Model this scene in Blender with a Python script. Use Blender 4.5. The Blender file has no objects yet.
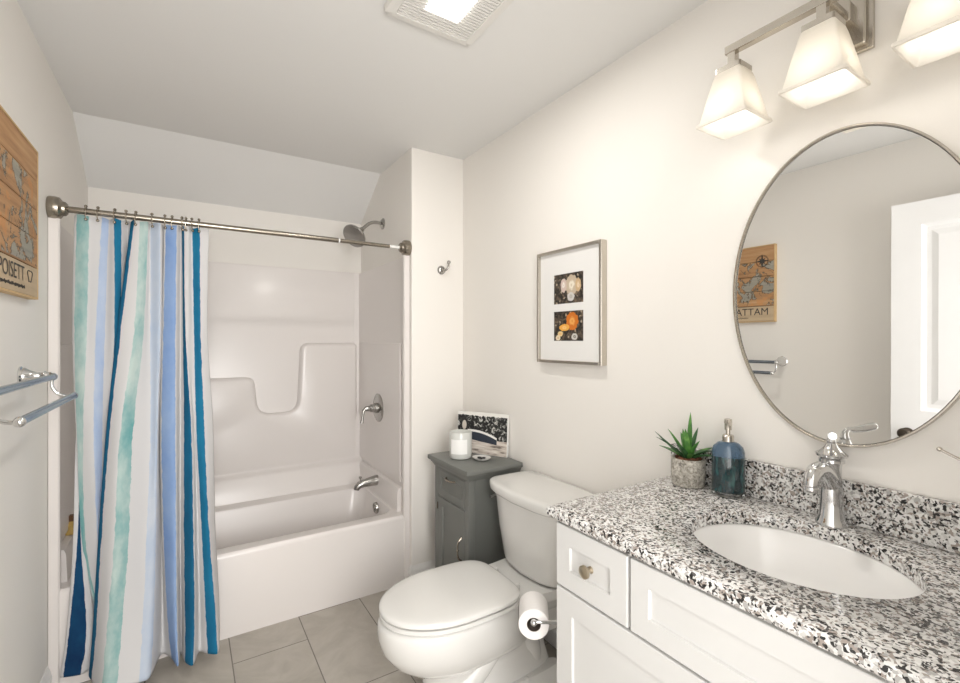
import bpy, bmesh, math, random
from math import sin, cos, pi, radians as R
from mathutils import Vector, Matrix
random.seed(7)
SC = bpy.context.scene
COL = SC.collection

# ---------------------------------------------------------------- camera, world, light, exposure
XR, XL, YT, XP, YB, ZC = 1.398, -0.456, 2.385, 1.061, 3.273, 2.45
cam_d = bpy.data.cameras.new('camera')
cam_d.sensor_fit = 'HORIZONTAL'; cam_d.sensor_width = 36.0
cam_d.lens = 462.0 * 36.0 / 960.0
cam_d.shift_y = (340.4 - 341.5) / 960.0
cam_d.clip_start = 0.01
cam = bpy.data.objects.new('camera', cam_d); COL.objects.link(cam)
cam.location = (0, 0, 1.369); cam.rotation_euler = (R(90), 0, -R(32.4))
SC.camera = cam

world = bpy.data.worlds.new('world'); SC.world = world; world.use_nodes = True
world.node_tree.nodes['Background'].inputs[0].default_value = (1.0, 0.975, 0.945, 1)
world.node_tree.nodes['Background'].inputs[1].default_value = 3.4

def area_light(name, loc, rot, sx, sy, power, col):
    l = bpy.data.lights.new(name, 'AREA'); l.shape = 'RECTANGLE'; l.size = sx; l.size_y = sy
    l.energy = power; l.color = col
    o = bpy.data.objects.new(name, l); COL.objects.link(o); o.location = loc; o.rotation_euler = rot
    return o
# added soft frontal fill lamp behind the camera, shining in through the doorway
area_light('hall_fill', (0.16, -1.10, 1.60), (R(88), 0, R(-4)), 0.70, 0.9, 36.0, (1.0, 0.985, 0.97))
SC.view_settings.view_transform = 'Standard'
SC.view_settings.look = 'None'
SC.view_settings.gamma = 1.0
SC.view_settings.use_curve_mapping = False
SC.view_settings.exposure = 0.15

# ---------------------------------------------------------------- materials
class G:
    """tiny node-graph builder"""
    def __init__(s, name):
        s.m = bpy.data.materials.new(name); s.m.use_nodes = True
        s.t = s.m.node_tree; s.b = s.t.nodes['Principled BSDF']
    def n(s, typ, **kw):
        x = s.t.nodes.new(typ)
        for k, v in kw.items(): setattr(x, k, v)
        return x
    def put(s, sock, v):
        if isinstance(v, bpy.types.NodeSocket): s.t.links.new(v, sock)
        else: sock.default_value = v
    def math(s, op, a, b=0.0, c=0.0):
        x = s.n('ShaderNodeMath', operation=op)
        for i, v in enumerate((a, b, c)): s.put(x.inputs[i], v)
        return x.outputs[0]
    def co(s, which='Object'):
        return s.n('ShaderNodeTexCoord').outputs[which]
    def map(s, vec, scale=(1, 1, 1), loc=(0, 0, 0), rot=(0, 0, 0)):
        x = s.n('ShaderNodeMapping'); s.put(x.inputs[0], vec)
        x.inputs[1].default_value = loc; x.inputs[2].default_value = rot; x.inputs[3].default_value = scale
        return x.outputs[0]
    def noise(s, vec, scale, detail=2.0, rough=0.5, dist=0.0, out='Fac'):
        x = s.n('ShaderNodeTexNoise'); s.put(x.inputs['Vector'], vec)
        x.inputs['Scale'].default_value = scale; x.inputs['Detail'].default_value = detail
        x.inputs['Roughness'].default_value = rough; x.inputs['Distortion'].default_value = dist
        return x.outputs[out]
    def voro(s, vec, scale, feature='F1', out='Distance'):
        x = s.n('ShaderNodeTexVoronoi', feature=feature); s.put(x.inputs['Vector'], vec)
        x.inputs['Scale'].default_value = scale
        return x.outputs[out]
    def ramp(s, fac, stops, interp='LINEAR'):
        x = s.n('ShaderNodeValToRGB'); x.color_ramp.interpolation = interp
        e = x.color_ramp.elements
        while len(e) > 1: e.remove(e[-1])
        e[0].position = stops[0][0]; e[0].color = c4(stops[0][1])
        for p, c in stops[1:]:
            k = e.new(p); k.color = c4(c)
        s.put(x.inputs[0], fac)
        return x.outputs[0]
    def mix(s, fac, a, b):
        x = s.n('ShaderNodeMix', data_type='RGBA')
        s.put(x.inputs[0], fac)
        s.put(x.inputs[6], c4(a) if isinstance(a, tuple) else a)
        s.put(x.inputs[7], c4(b) if isinstance(b, tuple) else b)
        return x.outputs[2]
    def sep(s, vec):
        x = s.n('ShaderNodeSeparateXYZ'); s.put(x.inputs[0], vec); return x.outputs
    def bump(s, h, strength=0.2, dist=0.01):
        x = s.n('ShaderNodeBump'); x.inputs['Strength'].default_value = strength
        x.inputs['Distance'].default_value = dist; s.put(x.inputs['Height'], h)
        s.t.links.new(x.outputs[0], s.b.inputs['Normal'])
    def set(s, **kw):
        for k, v in kw.items():
            nm = {'color': 'Base Color', 'rough': 'Roughness', 'metal': 'Metallic', 'spec': 'Specular IOR Level',
                  'coat': 'Coat Weight', 'coatr': 'Coat Roughness', 'trans': 'Transmission Weight', 'ior': 'IOR',
                  'ecol': 'Emission Color', 'estr': 'Emission Strength', 'sheen': 'Sheen Weight'}[k]
            s.put(s.b.inputs[nm], c4(v) if isinstance(v, tuple) and len(v) == 3 else v)
        return s
def c4(c): return (c[0], c[1], c[2], 1.0) if len(c) == 3 else c

def simple(name, color, rough=0.5, metal=0.0, var=0.03, scale=6.0, **kw):
    g = G(name)
    f = g.noise(g.co(), scale, 3.0)
    hi = tuple(min(1, c * (1 + var)) for c in color); lo = tuple(c * (1 - var) for c in color)
    g.set(color=g.mix(f, lo, hi), rough=rough, metal=metal, **kw)
    return g.m

def wall_paint(name, color, rough=0.6):
    g = G(name)
    f = g.noise(g.co(), 220.0, 2.0)
    g.set(color=g.mix(f, tuple(c * 0.985 for c in color), color), rough=rough, spec=0.3)
    g.bump(f, 0.04, 0.002)
    return g.m

MT = {}
MT['wall'] = wall_paint('wall_paint', (0.865, 0.835, 0.79))
MT['ceil'] = wall_paint('ceiling_paint', (0.82, 0.815, 0.80))
MT['trim'] = simple('white_trim', (0.84, 0.83, 0.81), 0.3)
MT['door'] = simple('door_white', (0.84, 0.84, 0.84), 0.35)
MT['acrylic'] = simple('tub_acrylic', (0.78, 0.74, 0.715), 0.30, 0, 0.01, 3, coat=0.12, coatr=0.15)
MT['porcelain'] = simple('porcelain', (0.74, 0.73, 0.705), 0.07, 0, 0.008, 3, coat=0.4, coatr=0.03)
MT['sinkwhite'] = simple('sink_white', (0.90, 0.89, 0.875), 0.12, 0, 0.008, 3)
MT['seat'] = simple('seat_plastic', (0.72, 0.71, 0.685), 0.14, 0, 0.008, 3)
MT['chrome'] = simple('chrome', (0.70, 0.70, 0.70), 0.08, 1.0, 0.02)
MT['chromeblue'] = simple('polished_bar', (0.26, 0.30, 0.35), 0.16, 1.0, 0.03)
MT['nickel'] = simple('brushed_nickel', (0.58, 0.54, 0.48), 0.26, 1.0, 0.05, 20)
MT['rod'] = simple('rod_nickel', (0.34, 0.305, 0.255), 0.25, 1.0, 0.06, 20)
MT['steel'] = simple('shower_nickel', (0.42, 0.41, 0.39), 0.22, 1.0, 0.05, 20)
MT['brass'] = simple('aged_knob', (0.48, 0.41, 0.31), 0.3, 1.0, 0.08, 40)
MT['bronze'] = simple('dark_bronze', (0.10, 0.085, 0.07), 0.35, 1.0, 0.1, 30)
MT['vanity'] = simple('vanity_white', (0.66, 0.655, 0.64), 0.32, 0, 0.01)
MT['grey'] = simple('grey_cabinet_paint', (0.155, 0.16, 0.148), 0.42, 0, 0.06, 9)
MT['mat'] = simple('mat_board', (0.80, 0.79, 0.77), 0.7)
MT['paper'] = simple('tissue', (0.78, 0.755, 0.735), 0.95, 0, 0.03, 60)
MT['card'] = simple('cardboard_core', (0.09, 0.07, 0.055), 0.9)
MT['black'] = simple('black', (0.015, 0.015, 0.015), 0.5)
MT['wax'] = simple('candle_wax', (0.86, 0.85, 0.80), 0.5)
MT['label'] = simple('paper_label', (0.88, 0.88, 0.86), 0.7)
MT['plastic'] = simple('vent_plastic', (0.80, 0.785, 0.75), 0.4)
MT['slot'] = simple('vent_slots', (0.20, 0.185, 0.165), 0.7)
MT['yellow'] = simple('yellow_bottle', (0.62, 0.42, 0.12), 0.35)
MT['brown'] = simple('brown_cap', (0.16, 0.075, 0.03), 0.4)
MT['leaf'] = None

g = G('mirror_glass'); g.set(color=(0.86, 0.86, 0.85), rough=0.0, metal=1.0); MT['mirror'] = g.m

# floor tiles: 12 x 24 inch, one third offset
g = G('floor_tile'); o = g.sep(g.co())
a = g.math('DIVIDE', g.math('SUBTRACT', o[0], 0.163), 0.305)
colm = g.math('FLOOR', a)
b_ = g.math('DIVIDE', g.math('ADD', g.math('SUBTRACT', o[1], 2.209), g.math('MULTIPLY', colm, 0.407)), 0.61)
fa = g.math('ABSOLUTE', g.math('SUBTRACT', g.math('FRACT', a), 0.5))
fb = g.math('ABSOLUTE', g.math('SUBTRACT', g.math('FRACT', b_), 0.5))
grout = g.math('MAXIMUM', g.math('GREATER_THAN', fa, 0.5 - 0.0023 / 0.305), g.math('GREATER_THAN', fb, 0.5 - 0.0023 / 0.61))
v = g.co()
shift = g.n('ShaderNodeCombineXYZ')
g.put(shift.inputs[0], g.math('MULTIPLY', colm, 3.7)); g.put(shift.inputs[1], g.math('MULTIPLY', g.math('FLOOR', b_), 5.3))
ad = g.n('ShaderNodeVectorMath', operation='ADD'); g.put(ad.inputs[0], v); g.put(ad.inputs[1], shift.outputs[0])
n1 = g.noise(ad.outputs[0], 5.0, 6.0, 0.6, 1.2); n2 = g.noise(ad.outputs[0], 40.0, 4.0, 0.6)
tile = g.ramp(n1, [(0.3, (0.36, 0.325, 0.28)), (0.5, (0.42, 0.385, 0.335)), (0.62, (0.46, 0.425, 0.375)), (0.75, (0.41, 0.375, 0.325))])
tile = g.mix(g.math('MULTIPLY', n2, 0.25), tile, (0.48, 0.46, 0.43))
g.set(color=g.mix(grout, tile, (0.20, 0.185, 0.165)), rough=g.mix(grout, (0.42, 0.42, 0.42), (0.9, 0.9, 0.9)))
g.bump(g.math('SUBTRACT', 1.0, grout), 0.3, 0.002)
MT['tile'] = g.m

# granite
g = G('granite'); v = g.co()
wv = g.n('ShaderNodeVectorMath', operation='MULTIPLY_ADD')
g.put(wv.inputs[0], g.noise(v, 60.0, 2.0, out='Color')); wv.inputs[1].default_value = (0.012, 0.012, 0.012); g.put(wv.inputs[2], v)
vv = wv.outputs[0]
cell = g.sep(g.voro(vv, 190.0, out='Color'))
cell2 = g.sep(g.voro(vv, 300.0, out='Color'))
big = g.noise(v, 42.0, 2.0, 0.5)
base = g.ramp(cell[0], [(0.0, (0.72, 0.71, 0.69)), (0.40, (0.60, 0.59, 0.57)), (0.58, (0.42, 0.41, 0.395)), (0.74, (0.79, 0.78, 0.765))], 'CONSTANT')
taupe = g.math('GREATER_THAN', g.math('ADD', cell[1], g.math('MULTIPLY', big, 0.5)), 1.04)
base = g.mix(taupe, base, (0.34, 0.295, 0.265))
blk = g.math('GREATER_THAN', g.math('ADD', cell[2], g.math('MULTIPLY', big, 0.9)), 1.27)
blk2 = g.math('GREATER_THAN', cell2[0], 0.90)
base = g.mix(blk, base, (0.02, 0.019, 0.019))
base = g.mix(blk2, base, (0.10, 0.095, 0.092))
g.set(color=base, rough=0.14, coat=0.2, coatr=0.05)
MT['granite'] = g.m

# curtain: watercolour stripes along the cloth (UV.x counts the knots 0..26)
g = G('curtain_cloth'); uv = g.sep(g.co('UV'))
s_ = g.math('MULTIPLY', uv[0], 26.0)
cv = g.n('ShaderNodeCombineXYZ'); g.put(cv.inputs[0], g.math('MULTIPLY', uv[0], 9.0)); g.put(cv.inputs[1], g.math('MULTIPLY', uv[1], 22.0))
wob = g.math('MULTIPLY', g.math('SUBTRACT', g.noise(cv.outputs[0], 1.6, 4.0, 0.6), 0.5), 0.30)
s2 = g.math('ADD', s_, wob)
wash = g.noise(g.map(g.co('UV'), (7, 5, 1)), 1.0, 5.0, 0.65)
W = (0.68, 0.675, 0.68); TEAL = (0.010, 0.105, 0.215); NAVY = (0.006, 0.035, 0.105); TEAL2 = (0.013, 0.15, 0.29)
BL = (0.36, 0.48, 0.71); BL2 = (0.48, 0.57, 0.71); BM = (0.22, 0.35, 0.64); GR = (0.16, 0.40, 0.41); GRL = (0.55, 0.66, 0.63)
stops = [(0, W), (1, NAVY), (2, W), (4, GR), (5, W), (6, BL), (7, W), (8, TEAL2), (9, W), (11, TEAL), (12, W), (13, GR), (14, W),
         (15, BL2), (16, W), (18, BM), (19, W), (21, TEAL), (22, W), (24, TEAL2), (25, W)]
col = g.ramp(g.math('DIVIDE', s2, 26.0), [(max(0, p / 26.0), c) for p, c in stops], 'CONSTANT')
lite = g.ramp(g.math('DIVIDE', s2, 26.0), [(max(0, p / 26.0), {NAVY: (0.01, 0.085, 0.20), GR: GRL, BL: (0.53, 0.61, 0.75), BL2: (0.61, 0.66, 0.74), BM: (0.33, 0.46, 0.70),
        TEAL: (0.013, 0.15, 0.29), TEAL2: (0.018, 0.20, 0.36)}.get(c, c)) for p, c in stops], 'CONSTANT')
fac = g.ramp(wash, [(0.36, (0, 0, 0)), (0.64, (1, 1, 1))])
weave = g.noise(g.map(g.co('UV'), (700, 900, 1)), 1.0, 1.0)
g.set(color=g.mix(fac, col, lite), rough=0.85, spec=0.2)
g.bump(weave, 0.06, 0.002)
tr = g.n('ShaderNodeBsdfTranslucent'); g.put(tr.inputs[0], g.mix(fac, col, lite))
mx = g.n('ShaderNodeMixShader'); mx.inputs[0].default_value = 0.12
g.t.links.new(g.b.outputs[0], mx.inputs[1]); g.t.links.new(tr.outputs[0], mx.inputs[2])
g.t.links.new(mx.outputs[0], g.t.nodes['Material Output'].inputs[0])
MT['curtain'] = g.m

# frosted lamp glass
g = G('frosted_shade'); g.set(color=(0.90, 0.875, 0.835), rough=0.35)
tr = g.n('ShaderNodeBsdfTranslucent'); tr.inputs[0].default_value = (0.93, 0.90, 0.84, 1)
mx = g.n('ShaderNodeMixShader'); mx.inputs[0].default_value = 0.5
g.t.links.new(g.b.outputs[0], mx.inputs[1]); g.t.links.new(tr.outputs[0], mx.inputs[2])
g.t.links.new(mx.outputs[0], g.t.nodes['Material Output'].inputs[0]); MT['shade'] = g.m
g = G('lit_bulb'); g.set(color=(1, 1, 1), ecol=(1.0, 0.95, 0.87), estr=1.5); MT['bulb'] = g.m
g = G('lit_lens'); g.set(color=(1, 1, 1), ecol=(1.0, 0.97, 0.92), estr=9.0); MT['lens'] = g.m

# glass
g = G('clear_glass'); g.set(color=(0.93, 0.96, 0.95), rough=0.02, trans=1.0, ior=1.46); MT['glass'] = g.m
g = G('blue_glass')
rib = g.n('ShaderNodeTexWave'); rib.bands_direction = 'X'; g.put(rib.inputs[0], g.co()); rib.inputs['Scale'].default_value = 30.0
g.set(color=(0.12, 0.22, 0.34), rough=0.05, trans=0.6, ior=1.46, coat=0.5); MT['blueglass'] = g.m
g = G('teal_soap'); n1 = g.noise(g.map(g.co(), (60, 60, 18)), 1.0, 3.0)
g.set(color=g.ramp(n1, [(0.3, (0.003, 0.010, 0.016)), (0.55, (0.006, 0.034, 0.040)), (0.75, (0.03, 0.12, 0.115))]), rough=0.1, coat=0.8, coatr=0.03); MT['soap'] = g.m
g = G('frosted_candle_glass'); g.set(color=(0.64, 0.65, 0.62), rough=0.3, coat=0.4); MT['candle'] = g.m

# wood sign map
g = G('map_boards'); v = g.co()
grain = g.noise(g.map(v, (30, 2.5, 45)), 1.0, 4.0, 0.6)
wood = g.ramp(grain, [(0.25, (0.27, 0.135, 0.06)), (0.5, (0.45, 0.25, 0.115)), (0.75, (0.56, 0.35, 0.18))])
mp = g.noise(g.map(v, (1, 1, 1), (0, 3.3, 0.8)), 8.5, 6.0, 0.65, 0.9)
o = g.sep(v)
band = g.math('MULTIPLY', g.math('LESS_THAN', o[2], 0.39), g.math('GREATER_THAN', o[2], 0.105))
sea = g.math('MULTIPLY', band, g.math('GREATER_THAN', mp, 0.52))
c1 = g.mix(g.math('MULTIPLY', sea, 0.8), wood, g.mix(grain, (0.20, 0.235, 0.22), (0.42, 0.43, 0.37)))
island = g.math('MULTIPLY', band, g.math('LESS_THAN', mp, 0.40))
c1 = g.mix(g.math('MULTIPLY', island, 0.7), c1, (0.56, 0.26, 0.09))
edge = g.math('MULTIPLY', band, g.math('LESS_THAN', g.math('ABSOLUTE', g.math('SUBTRACT', mp, 0.52)), 0.014))
c1 = g.mix(g.math('MULTIPLY', edge, 0.85), c1, (0.06, 0.05, 0.035))
tb = g.math('LESS_THAN', o[2], 0.098)
c1 = g.mix(g.math('MULTIPLY', tb, 0.75), c1, g.mix(grain, (0.45, 0.36, 0.24), (0.70, 0.58, 0.40)))
g.set(color=c1, rough=0.7); MT['map'] = g.m
MT['ink'] = simple('dark_ink', (0.045, 0.04, 0.035), 0.7)
MT['pine'] = simple('pine_edge', (0.62, 0.43, 0.22), 0.7, 0, 0.12, 25)

# photo prints
def print_mat(name, seedloc, blobs, dark, mid, lite, scale):
    g = G(name); uv = g.co('UV'); o = g.sep(uv)
    v = g.map(uv, (1.5, 1, 1), seedloc)
    n = g.noise(v, scale, 6.0, 0.65, 0.8)
    c = g.ramp(n, [(0.44, dark), (0.56, mid), (0.72, lite)])
    speck = g.sep(g.voro(v, scale * 2.2, out='Color'))
    c = g.mix(g.math('GREATER_THAN', speck[0], 0.93), c, (0.40, 0.33, 0.24))
    for (bx, by, rx, ry, colA, colB) in blobs:
        wob = g.math('MULTIPLY', g.math('SUBTRACT', g.noise(v, 9.0, 3.0), 0.5), 0.55)
        dx = g.math('DIVIDE', g.math('SUBTRACT', o[0], bx), rx); dy = g.math('DIVIDE', g.math('SUBTRACT', o[1], by), ry)
        d = g.math('ADD', g.math('SQRT', g.math('ADD', g.math('MULTIPLY', dx, dx), g.math('MULTIPLY', dy, dy))), wob)
        c = g.mix(g.math('LESS_THAN', d, 1.0), c, g.ramp(g.math('SINE', g.math('MULTIPLY', d, 6.0)), [(0.0, colA), (1.0, colB)]))
    g.set(color=c, rough=0.35)
    return g.m
DK, MD, LT = (0.012, 0.010, 0.008), (0.09, 0.065, 0.045), (0.30, 0.22, 0.14)
MT['print1'] = print_mat('shell_print', (0.3, 0.2, 0), [(0.60, 0.60, 0.20, 0.34, (0.55, 0.45, 0.33), (0.80, 0.74, 0.62)), (0.33, 0.62, 0.10, 0.24, (0.62, 0.50, 0.44), (0.80, 0.75, 0.70)),
                          (0.82, 0.58, 0.09, 0.22, (0.60, 0.42, 0.24), (0.75, 0.6, 0.42)), (0.58, 0.22, 0.12, 0.14, (0.6, 0.58, 0.55), (0.45, 0.42, 0.38))], DK, MD, LT, 6.0)
MT['print2'] = print_mat('orange_shell_print', (4.3, 1.2, 0), [(0.62, 0.66, 0.20, 0.30, (0.62, 0.17, 0.015), (0.80, 0.40, 0.10)), (0.36, 0.45, 0.17, 0.12, (0.80, 0.40, 0.07), (0.85, 0.55, 0.22)),
                          (0.22, 0.24, 0.09, 0.09, (0.8, 0.6, 0.3), (0.75, 0.45, 0.15)), (0.70, 0.14, 0.10, 0.11, (0.62, 0.6, 0.56), (0.2, 0.18, 0.15)),
                          (0.14, 0.10, 0.08, 0.09, (0.78, 0.66, 0.48), (0.66, 0.48, 0.26))], DK, MD, LT, 6.0)
# canvas photograph of a boat at a harbour edge
g = G('harbour_print'); uv = g.co('UV'); o = g.sep(uv)
n = g.noise(g.map(uv, (1.4, 1, 1), (1.3, 0, 0)), 9.0, 5.0, 0.7, 1.0)
top = g.ramp(n, [(0.50, (0.006, 0.006, 0.007)), (0.55, (0.10, 0.10, 0.09)), (0.60, (0.55, 0.54, 0.51)), (0.72, (0.72, 0.70, 0.66))])
sky = g.math('GREATER_THAN', g.math('ADD', o[1], g.math('MULTIPLY', n, 0.12)), 0.99)
top = g.mix(sky, top, (0.80, 0.78, 0.74))
n3 = g.noise(g.map(uv, (3, 16, 1)), 1.0, 4.0, 0.6)
sand = g.ramp(n3, [(0.35, (0.16, 0.13, 0.11)), (0.45, (0.55, 0.48, 0.42)), (0.65, (0.78, 0.73, 0.67))])
c = g.mix(g.math('LESS_THAN', o[1], 0.36), top, sand)
# hull: dark blue wedge with white gunwale, tapering to the right
k = g.math('SUBTRACT', o[0], 0.30)
ln = g.math('MULTIPLY', g.math('MULTIPLY', k, k), -0.62)
up = g.math('ADD', ln, 0.53)
dn = g.math('SUBTRACT', 0.335, g.math('MULTIPLY', k, 0.15))
inx = g.math('MULTIPLY', g.math('GREATER_THAN', o[0], 0.10), g.math('LESS_THAN', o[0], 0.80))
hull = g.math('MULTIPLY', inx, g.math('MULTIPLY', g.math('LESS_THAN', o[1], up), g.math('GREATER_THAN', o[1], dn)))
rim = g.math('MULTIPLY', inx, g.math('MULTIPLY', g.math('LESS_THAN', o[1], g.math('ADD', up, 0.055)), g.math('GREATER_THAN', o[1], up)))
c = g.mix(hull, c, (0.025, 0.032, 0.05)); c = g.mix(rim, c, (0.82, 0.80, 0.77))
# wheel at left
dx = g.math('DIVIDE', g.math('SUBTRACT', o[0], 0.14), 0.075); dy = g.math('DIVIDE', g.math('SUBTRACT', o[1], 0.68), 0.19)
d = g.math('SQRT', g.math('ADD', g.math('MULTIPLY', dx, dx), g.math('MULTIPLY', dy, dy)))
c = g.mix(g.math('LESS_THAN', g.math('ABSOLUTE', g.math('SUBTRACT', d, 0.85)), 0.25), c, (0.02, 0.02, 0.02))
c = g.mix(g.math('LESS_THAN', d, 0.6), c, (0.62, 0.57, 0.50))
g.set(color=c, rough=0.6); MT['harbour'] = g.m

# plant
g = G('succulent_leaf'); n = g.noise(g.map(g.co(), (1, 1, 1)), 40.0, 2.0)
g.set(color=g.ramp(n, [(0.3, (0.035, 0.12, 0.03)), (0.55, (0.09, 0.26, 0.05)), (0.75, (0.22, 0.42, 0.10))]), rough=0.4); MT['leaf'] = g.m
g = G('dark_leaf'); n = g.noise(g.co(), 40.0, 2.0)
g.set(color=g.ramp(n, [(0.3, (0.012, 0.05, 0.02)), (0.7, (0.05, 0.15, 0.045))]), rough=0.4); MT['leaf2'] = g.m
g = G('stone_pot'); v = g.co(); n = g.noise(v, 70.0, 6.0, 0.7, 1.2)
g.set(color=g.ramp(n, [(0.32, (0.10, 0.09, 0.075)), (0.45, (0.34, 0.315, 0.27)), (0.58, (0.58, 0.55, 0.49)), (0.72, (0.74, 0.72, 0.68))]), rough=0.55)
g.bump(n, 0.5, 0.004); MT['pot'] = g.m
g = G('bark_chips'); n = g.noise(g.co(), 130.0, 4.0)
g.set(color=g.ramp(n, [(0.35, (0.05, 0.02, 0.012)), (0.6, (0.26, 0.10, 0.05))]), rough=0.85); g.bump(n, 1.0, 0.006); MT['soil'] = g.m
g = G('candle_label'); g.set(color=(0.88, 0.88, 0.86), rough=0.8); MT['clabel'] = g.m

# ---------------------------------------------------------------- mesh builder
class MB:
    def __init__(s): s.v = []; s.f = []; s.uv = {}
    def add(s, verts, faces):
        o = len(s.v); s.v += [tuple(p) for p in verts]; s.f += [tuple(i + o for i in f) for f in faces]; return o
    def box(s, lo, hi, bevel=0.0, seg=2):
        bm = bmesh.new(); bmesh.ops.create_cube(bm, size=1.0)
        for v in bm.verts:
            v.co = Vector([(lo[i] + hi[i]) / 2 + v.co[i] * (hi[i] - lo[i]) for i in range(3)])
        if bevel > 0: bmesh.ops.bevel(bm, geom=bm.edges[:], offset=bevel, segments=seg, profile=0.5, affect='EDGES')
        bm.verts.index_update()
        s.add([v.co.copy() for v in bm.verts], [[v.index for v in f.verts] for f in bm.faces]); bm.free(); return s
    def loft(s, rings, cap0=True, cap1=True, closed=True):
        n = len(rings[0]); base = len(s.v)
        for r in rings: s.v += [tuple(p) for p in r]
        for k in range(len(rings) - 1):
            a = base + k * n; b = a + n
            for i in range(n if closed else n - 1):
                j = (i + 1) % n; s.f.append((a + i, a + j, b + j, b + i))
        if cap0: s.f.append(tuple(reversed(range(base, base + n))))
        if cap1: s.f.append(tuple(range(base + (len(rings) - 1) * n, base + len(rings) * n)))
        return s
    def lathe(s, prof, o=(0, 0, 0), axis=(0, 0, 1), n=32, cap0=True, cap1=True, sx=1.0, sy=1.0):
        """prof: (radius, height) pairs along axis"""
        ax = Vector(axis).normalized(); q = Vector((0, 0, 1)).rotation_difference(ax); o = Vector(o)
        rings = [[o + q @ Vector((r * sx * cos(2 * pi * i / n), r * sy * sin(2 * pi * i / n), h)) for i in range(n)] for r, h in prof]
        return s.loft(rings, cap0, cap1)
    def tube(s, pts, r, n=12, cyclic=False):
        pts = [Vector(p) for p in pts]; m = len(pts); rings = []
        rr = r if isinstance(r, (list, tuple)) else [r] * m
        t0 = None; u = None
        for i, p in enumerate(pts):
            if cyclic: t = pts[(i + 1) % m] - pts[i - 1]
            else: t = pts[min(i + 1, m - 1)] - pts[max(i - 1, 0)]
            t.normalize()
            if u is None:
                u = t.orthogonal().normalized()
            else:
                u = (u - t * u.dot(t)).normalized()
            w = t.cross(u)
            rings.append([p + (u * cos(2 * pi * k / n) + w * sin(2 * pi * k / n)) * rr[i] for k in range(n)])
        if cyclic: return s.loft(rings + [rings[0]], False, False)
        return s.loft(rings)
    def sphere(s, c, r, n=20, m=12, sc=(1, 1, 1)):
        rings = []
        for k in range(m + 1):
            a = -pi / 2 + pi * (0.02 + 0.96 * k / m)
            rings.append([(c[0] + sc[0] * r * cos(a) * cos(2 * pi * i / n), c[1] + sc[1] * r * cos(a) * sin(2 * pi * i / n), c[2] + sc[2] * r * sin(a)) for i in range(n)])
        return s.loft(rings)

def catmull(pts, sub):
    P = [Vector(p) for p in pts]; out = []
    for i in range(len(P) - 1):
        p0 = P[max(i - 1, 0)]; p1 = P[i]; p2 = P[i + 1]; p3 = P[min(i + 2, len(P) - 1)]
        for k in range(sub):
            t = k / sub
            out.append(0.5 * ((2 * p1) + (p2 - p0) * t + (2 * p0 - 5 * p1 + 4 * p2 - p3) * t * t + (3 * p1 - p0 - 3 * p2 + p3) * t ** 3))
    out.append(P[-1]); return out

def origin_of(parent):
    o = Vector((0, 0, 0))
    while parent is not None: o += parent.location; parent = parent.parent
    return o

def build(name, mb, mat, parent=None, smooth=True, origin=None, angle=35, uvs=None):
    me = bpy.data.meshes.new(name)
    vs = [Vector(v) for v in mb.v]
    if parent is not None: org = origin_of(parent)
    elif origin is not None: org = Vector(origin)
    else:
        org = Vector(((min(v.x for v in vs) + max(v.x for v in vs)) / 2, (min(v.y for v in vs) + max(v.y for v in vs)) / 2, min(v.z for v in vs)))
    me.from_pydata([v - org for v in vs], [], mb.f)
    bm = bmesh.new(); bm.from_mesh(me)
    bmesh.ops.triangulate(bm, faces=[f for f in bm.faces if len(f.verts) > 4], ngon_method='EAR_CLIP')
    bmesh.ops.recalc_face_normals(bm, faces=bm.faces[:]); bm.to_mesh(me); bm.free()
    if uvs is not None:
        lay = me.uv_layers.new(name='UVMap')
        for l in me.loops: lay.data[l.index].uv = uvs(mb.v[l.vertex_index])
    me.materials.append(MT[mat] if isinstance(mat, str) else mat)
    if smooth:
        me.polygons.foreach_set('use_smooth', [True] * len(me.polygons))
        me.set_sharp_from_angle(angle=R(angle))
    ob = bpy.data.objects.new(name, me); COL.objects.link(ob)
    if parent is not None: ob.parent = parent
    else: ob.location = org
    return ob
def thing(name, loc, label, cat, group=None):
    o = bpy.data.objects.new(name, None); COL.objects.link(o); o.location = loc
    o.empty_display_size = 0.05
    return tag(o, label, cat, group)
def tag(o, label, cat, group=None, kind=None):
    o['label'] = label; o['category'] = cat
    if group: o['group'] = group
    if kind: o['kind'] = kind
    return o
def struct(name, mb, mat, smooth=False, parent=None, origin=(0, 0, 0)):
    o = build(name, mb, mat, parent, smooth, origin)
    if parent is None: o['kind'] = 'structure'
    return o

# ---------------------------------------------------------------- setting
struct('floor', MB().box((XL - 0.12, -0.95, -0.1), (XR + 0.12, 2.45, 0.0)), 'tile')
YS, ZS = 2.875, 2.207                                       # the ceiling slopes down over the tub
struct('ceiling', MB().box((XL - 0.12, -0.15, ZC), (XR + 0.12, YS, ZC + 0.1)), 'ceil')
mb = MB()
sl = [(YS, ZC), (YB, ZS), (YB + 0.1, ZS + 0.02), (YB + 0.1, ZC + 0.1), (YS, ZC + 0.1)]
mb.loft([[(XL - 0.12, y, z) for y, z in sl], [(XP + 0.1, y, z) for y, z in sl]])
struct('ceiling_slope', mb, 'ceil')
struct('wall_left', MB().box((XL - 0.12, -0.15, 0), (XL, YB + 0.1, ZC)), 'wall')
struct('wall_right', MB().box((XR, -0.15, 0), (XR + 0.12, YT + 0.1, ZC)), 'wall')
struct('wall_back', MB().box((XL, YB, 0), (XP + 0.1, YB + 0.1, ZC)), 'wall')
struct('wall_alcove', MB().box((XP, YT, 0), (XR, YB, ZC), 0.004), 'wall')
mb = MB()
mb.box((XL, -0.15, 0), (-0.262, -0.03, ZC)).box((0.62, -0.15, 0), (XR, -0.03, ZC)).box((-0.262, -0.15, 2.08), (0.62, -0.03, ZC))
struct('wall_front', mb, 'wall')

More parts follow.
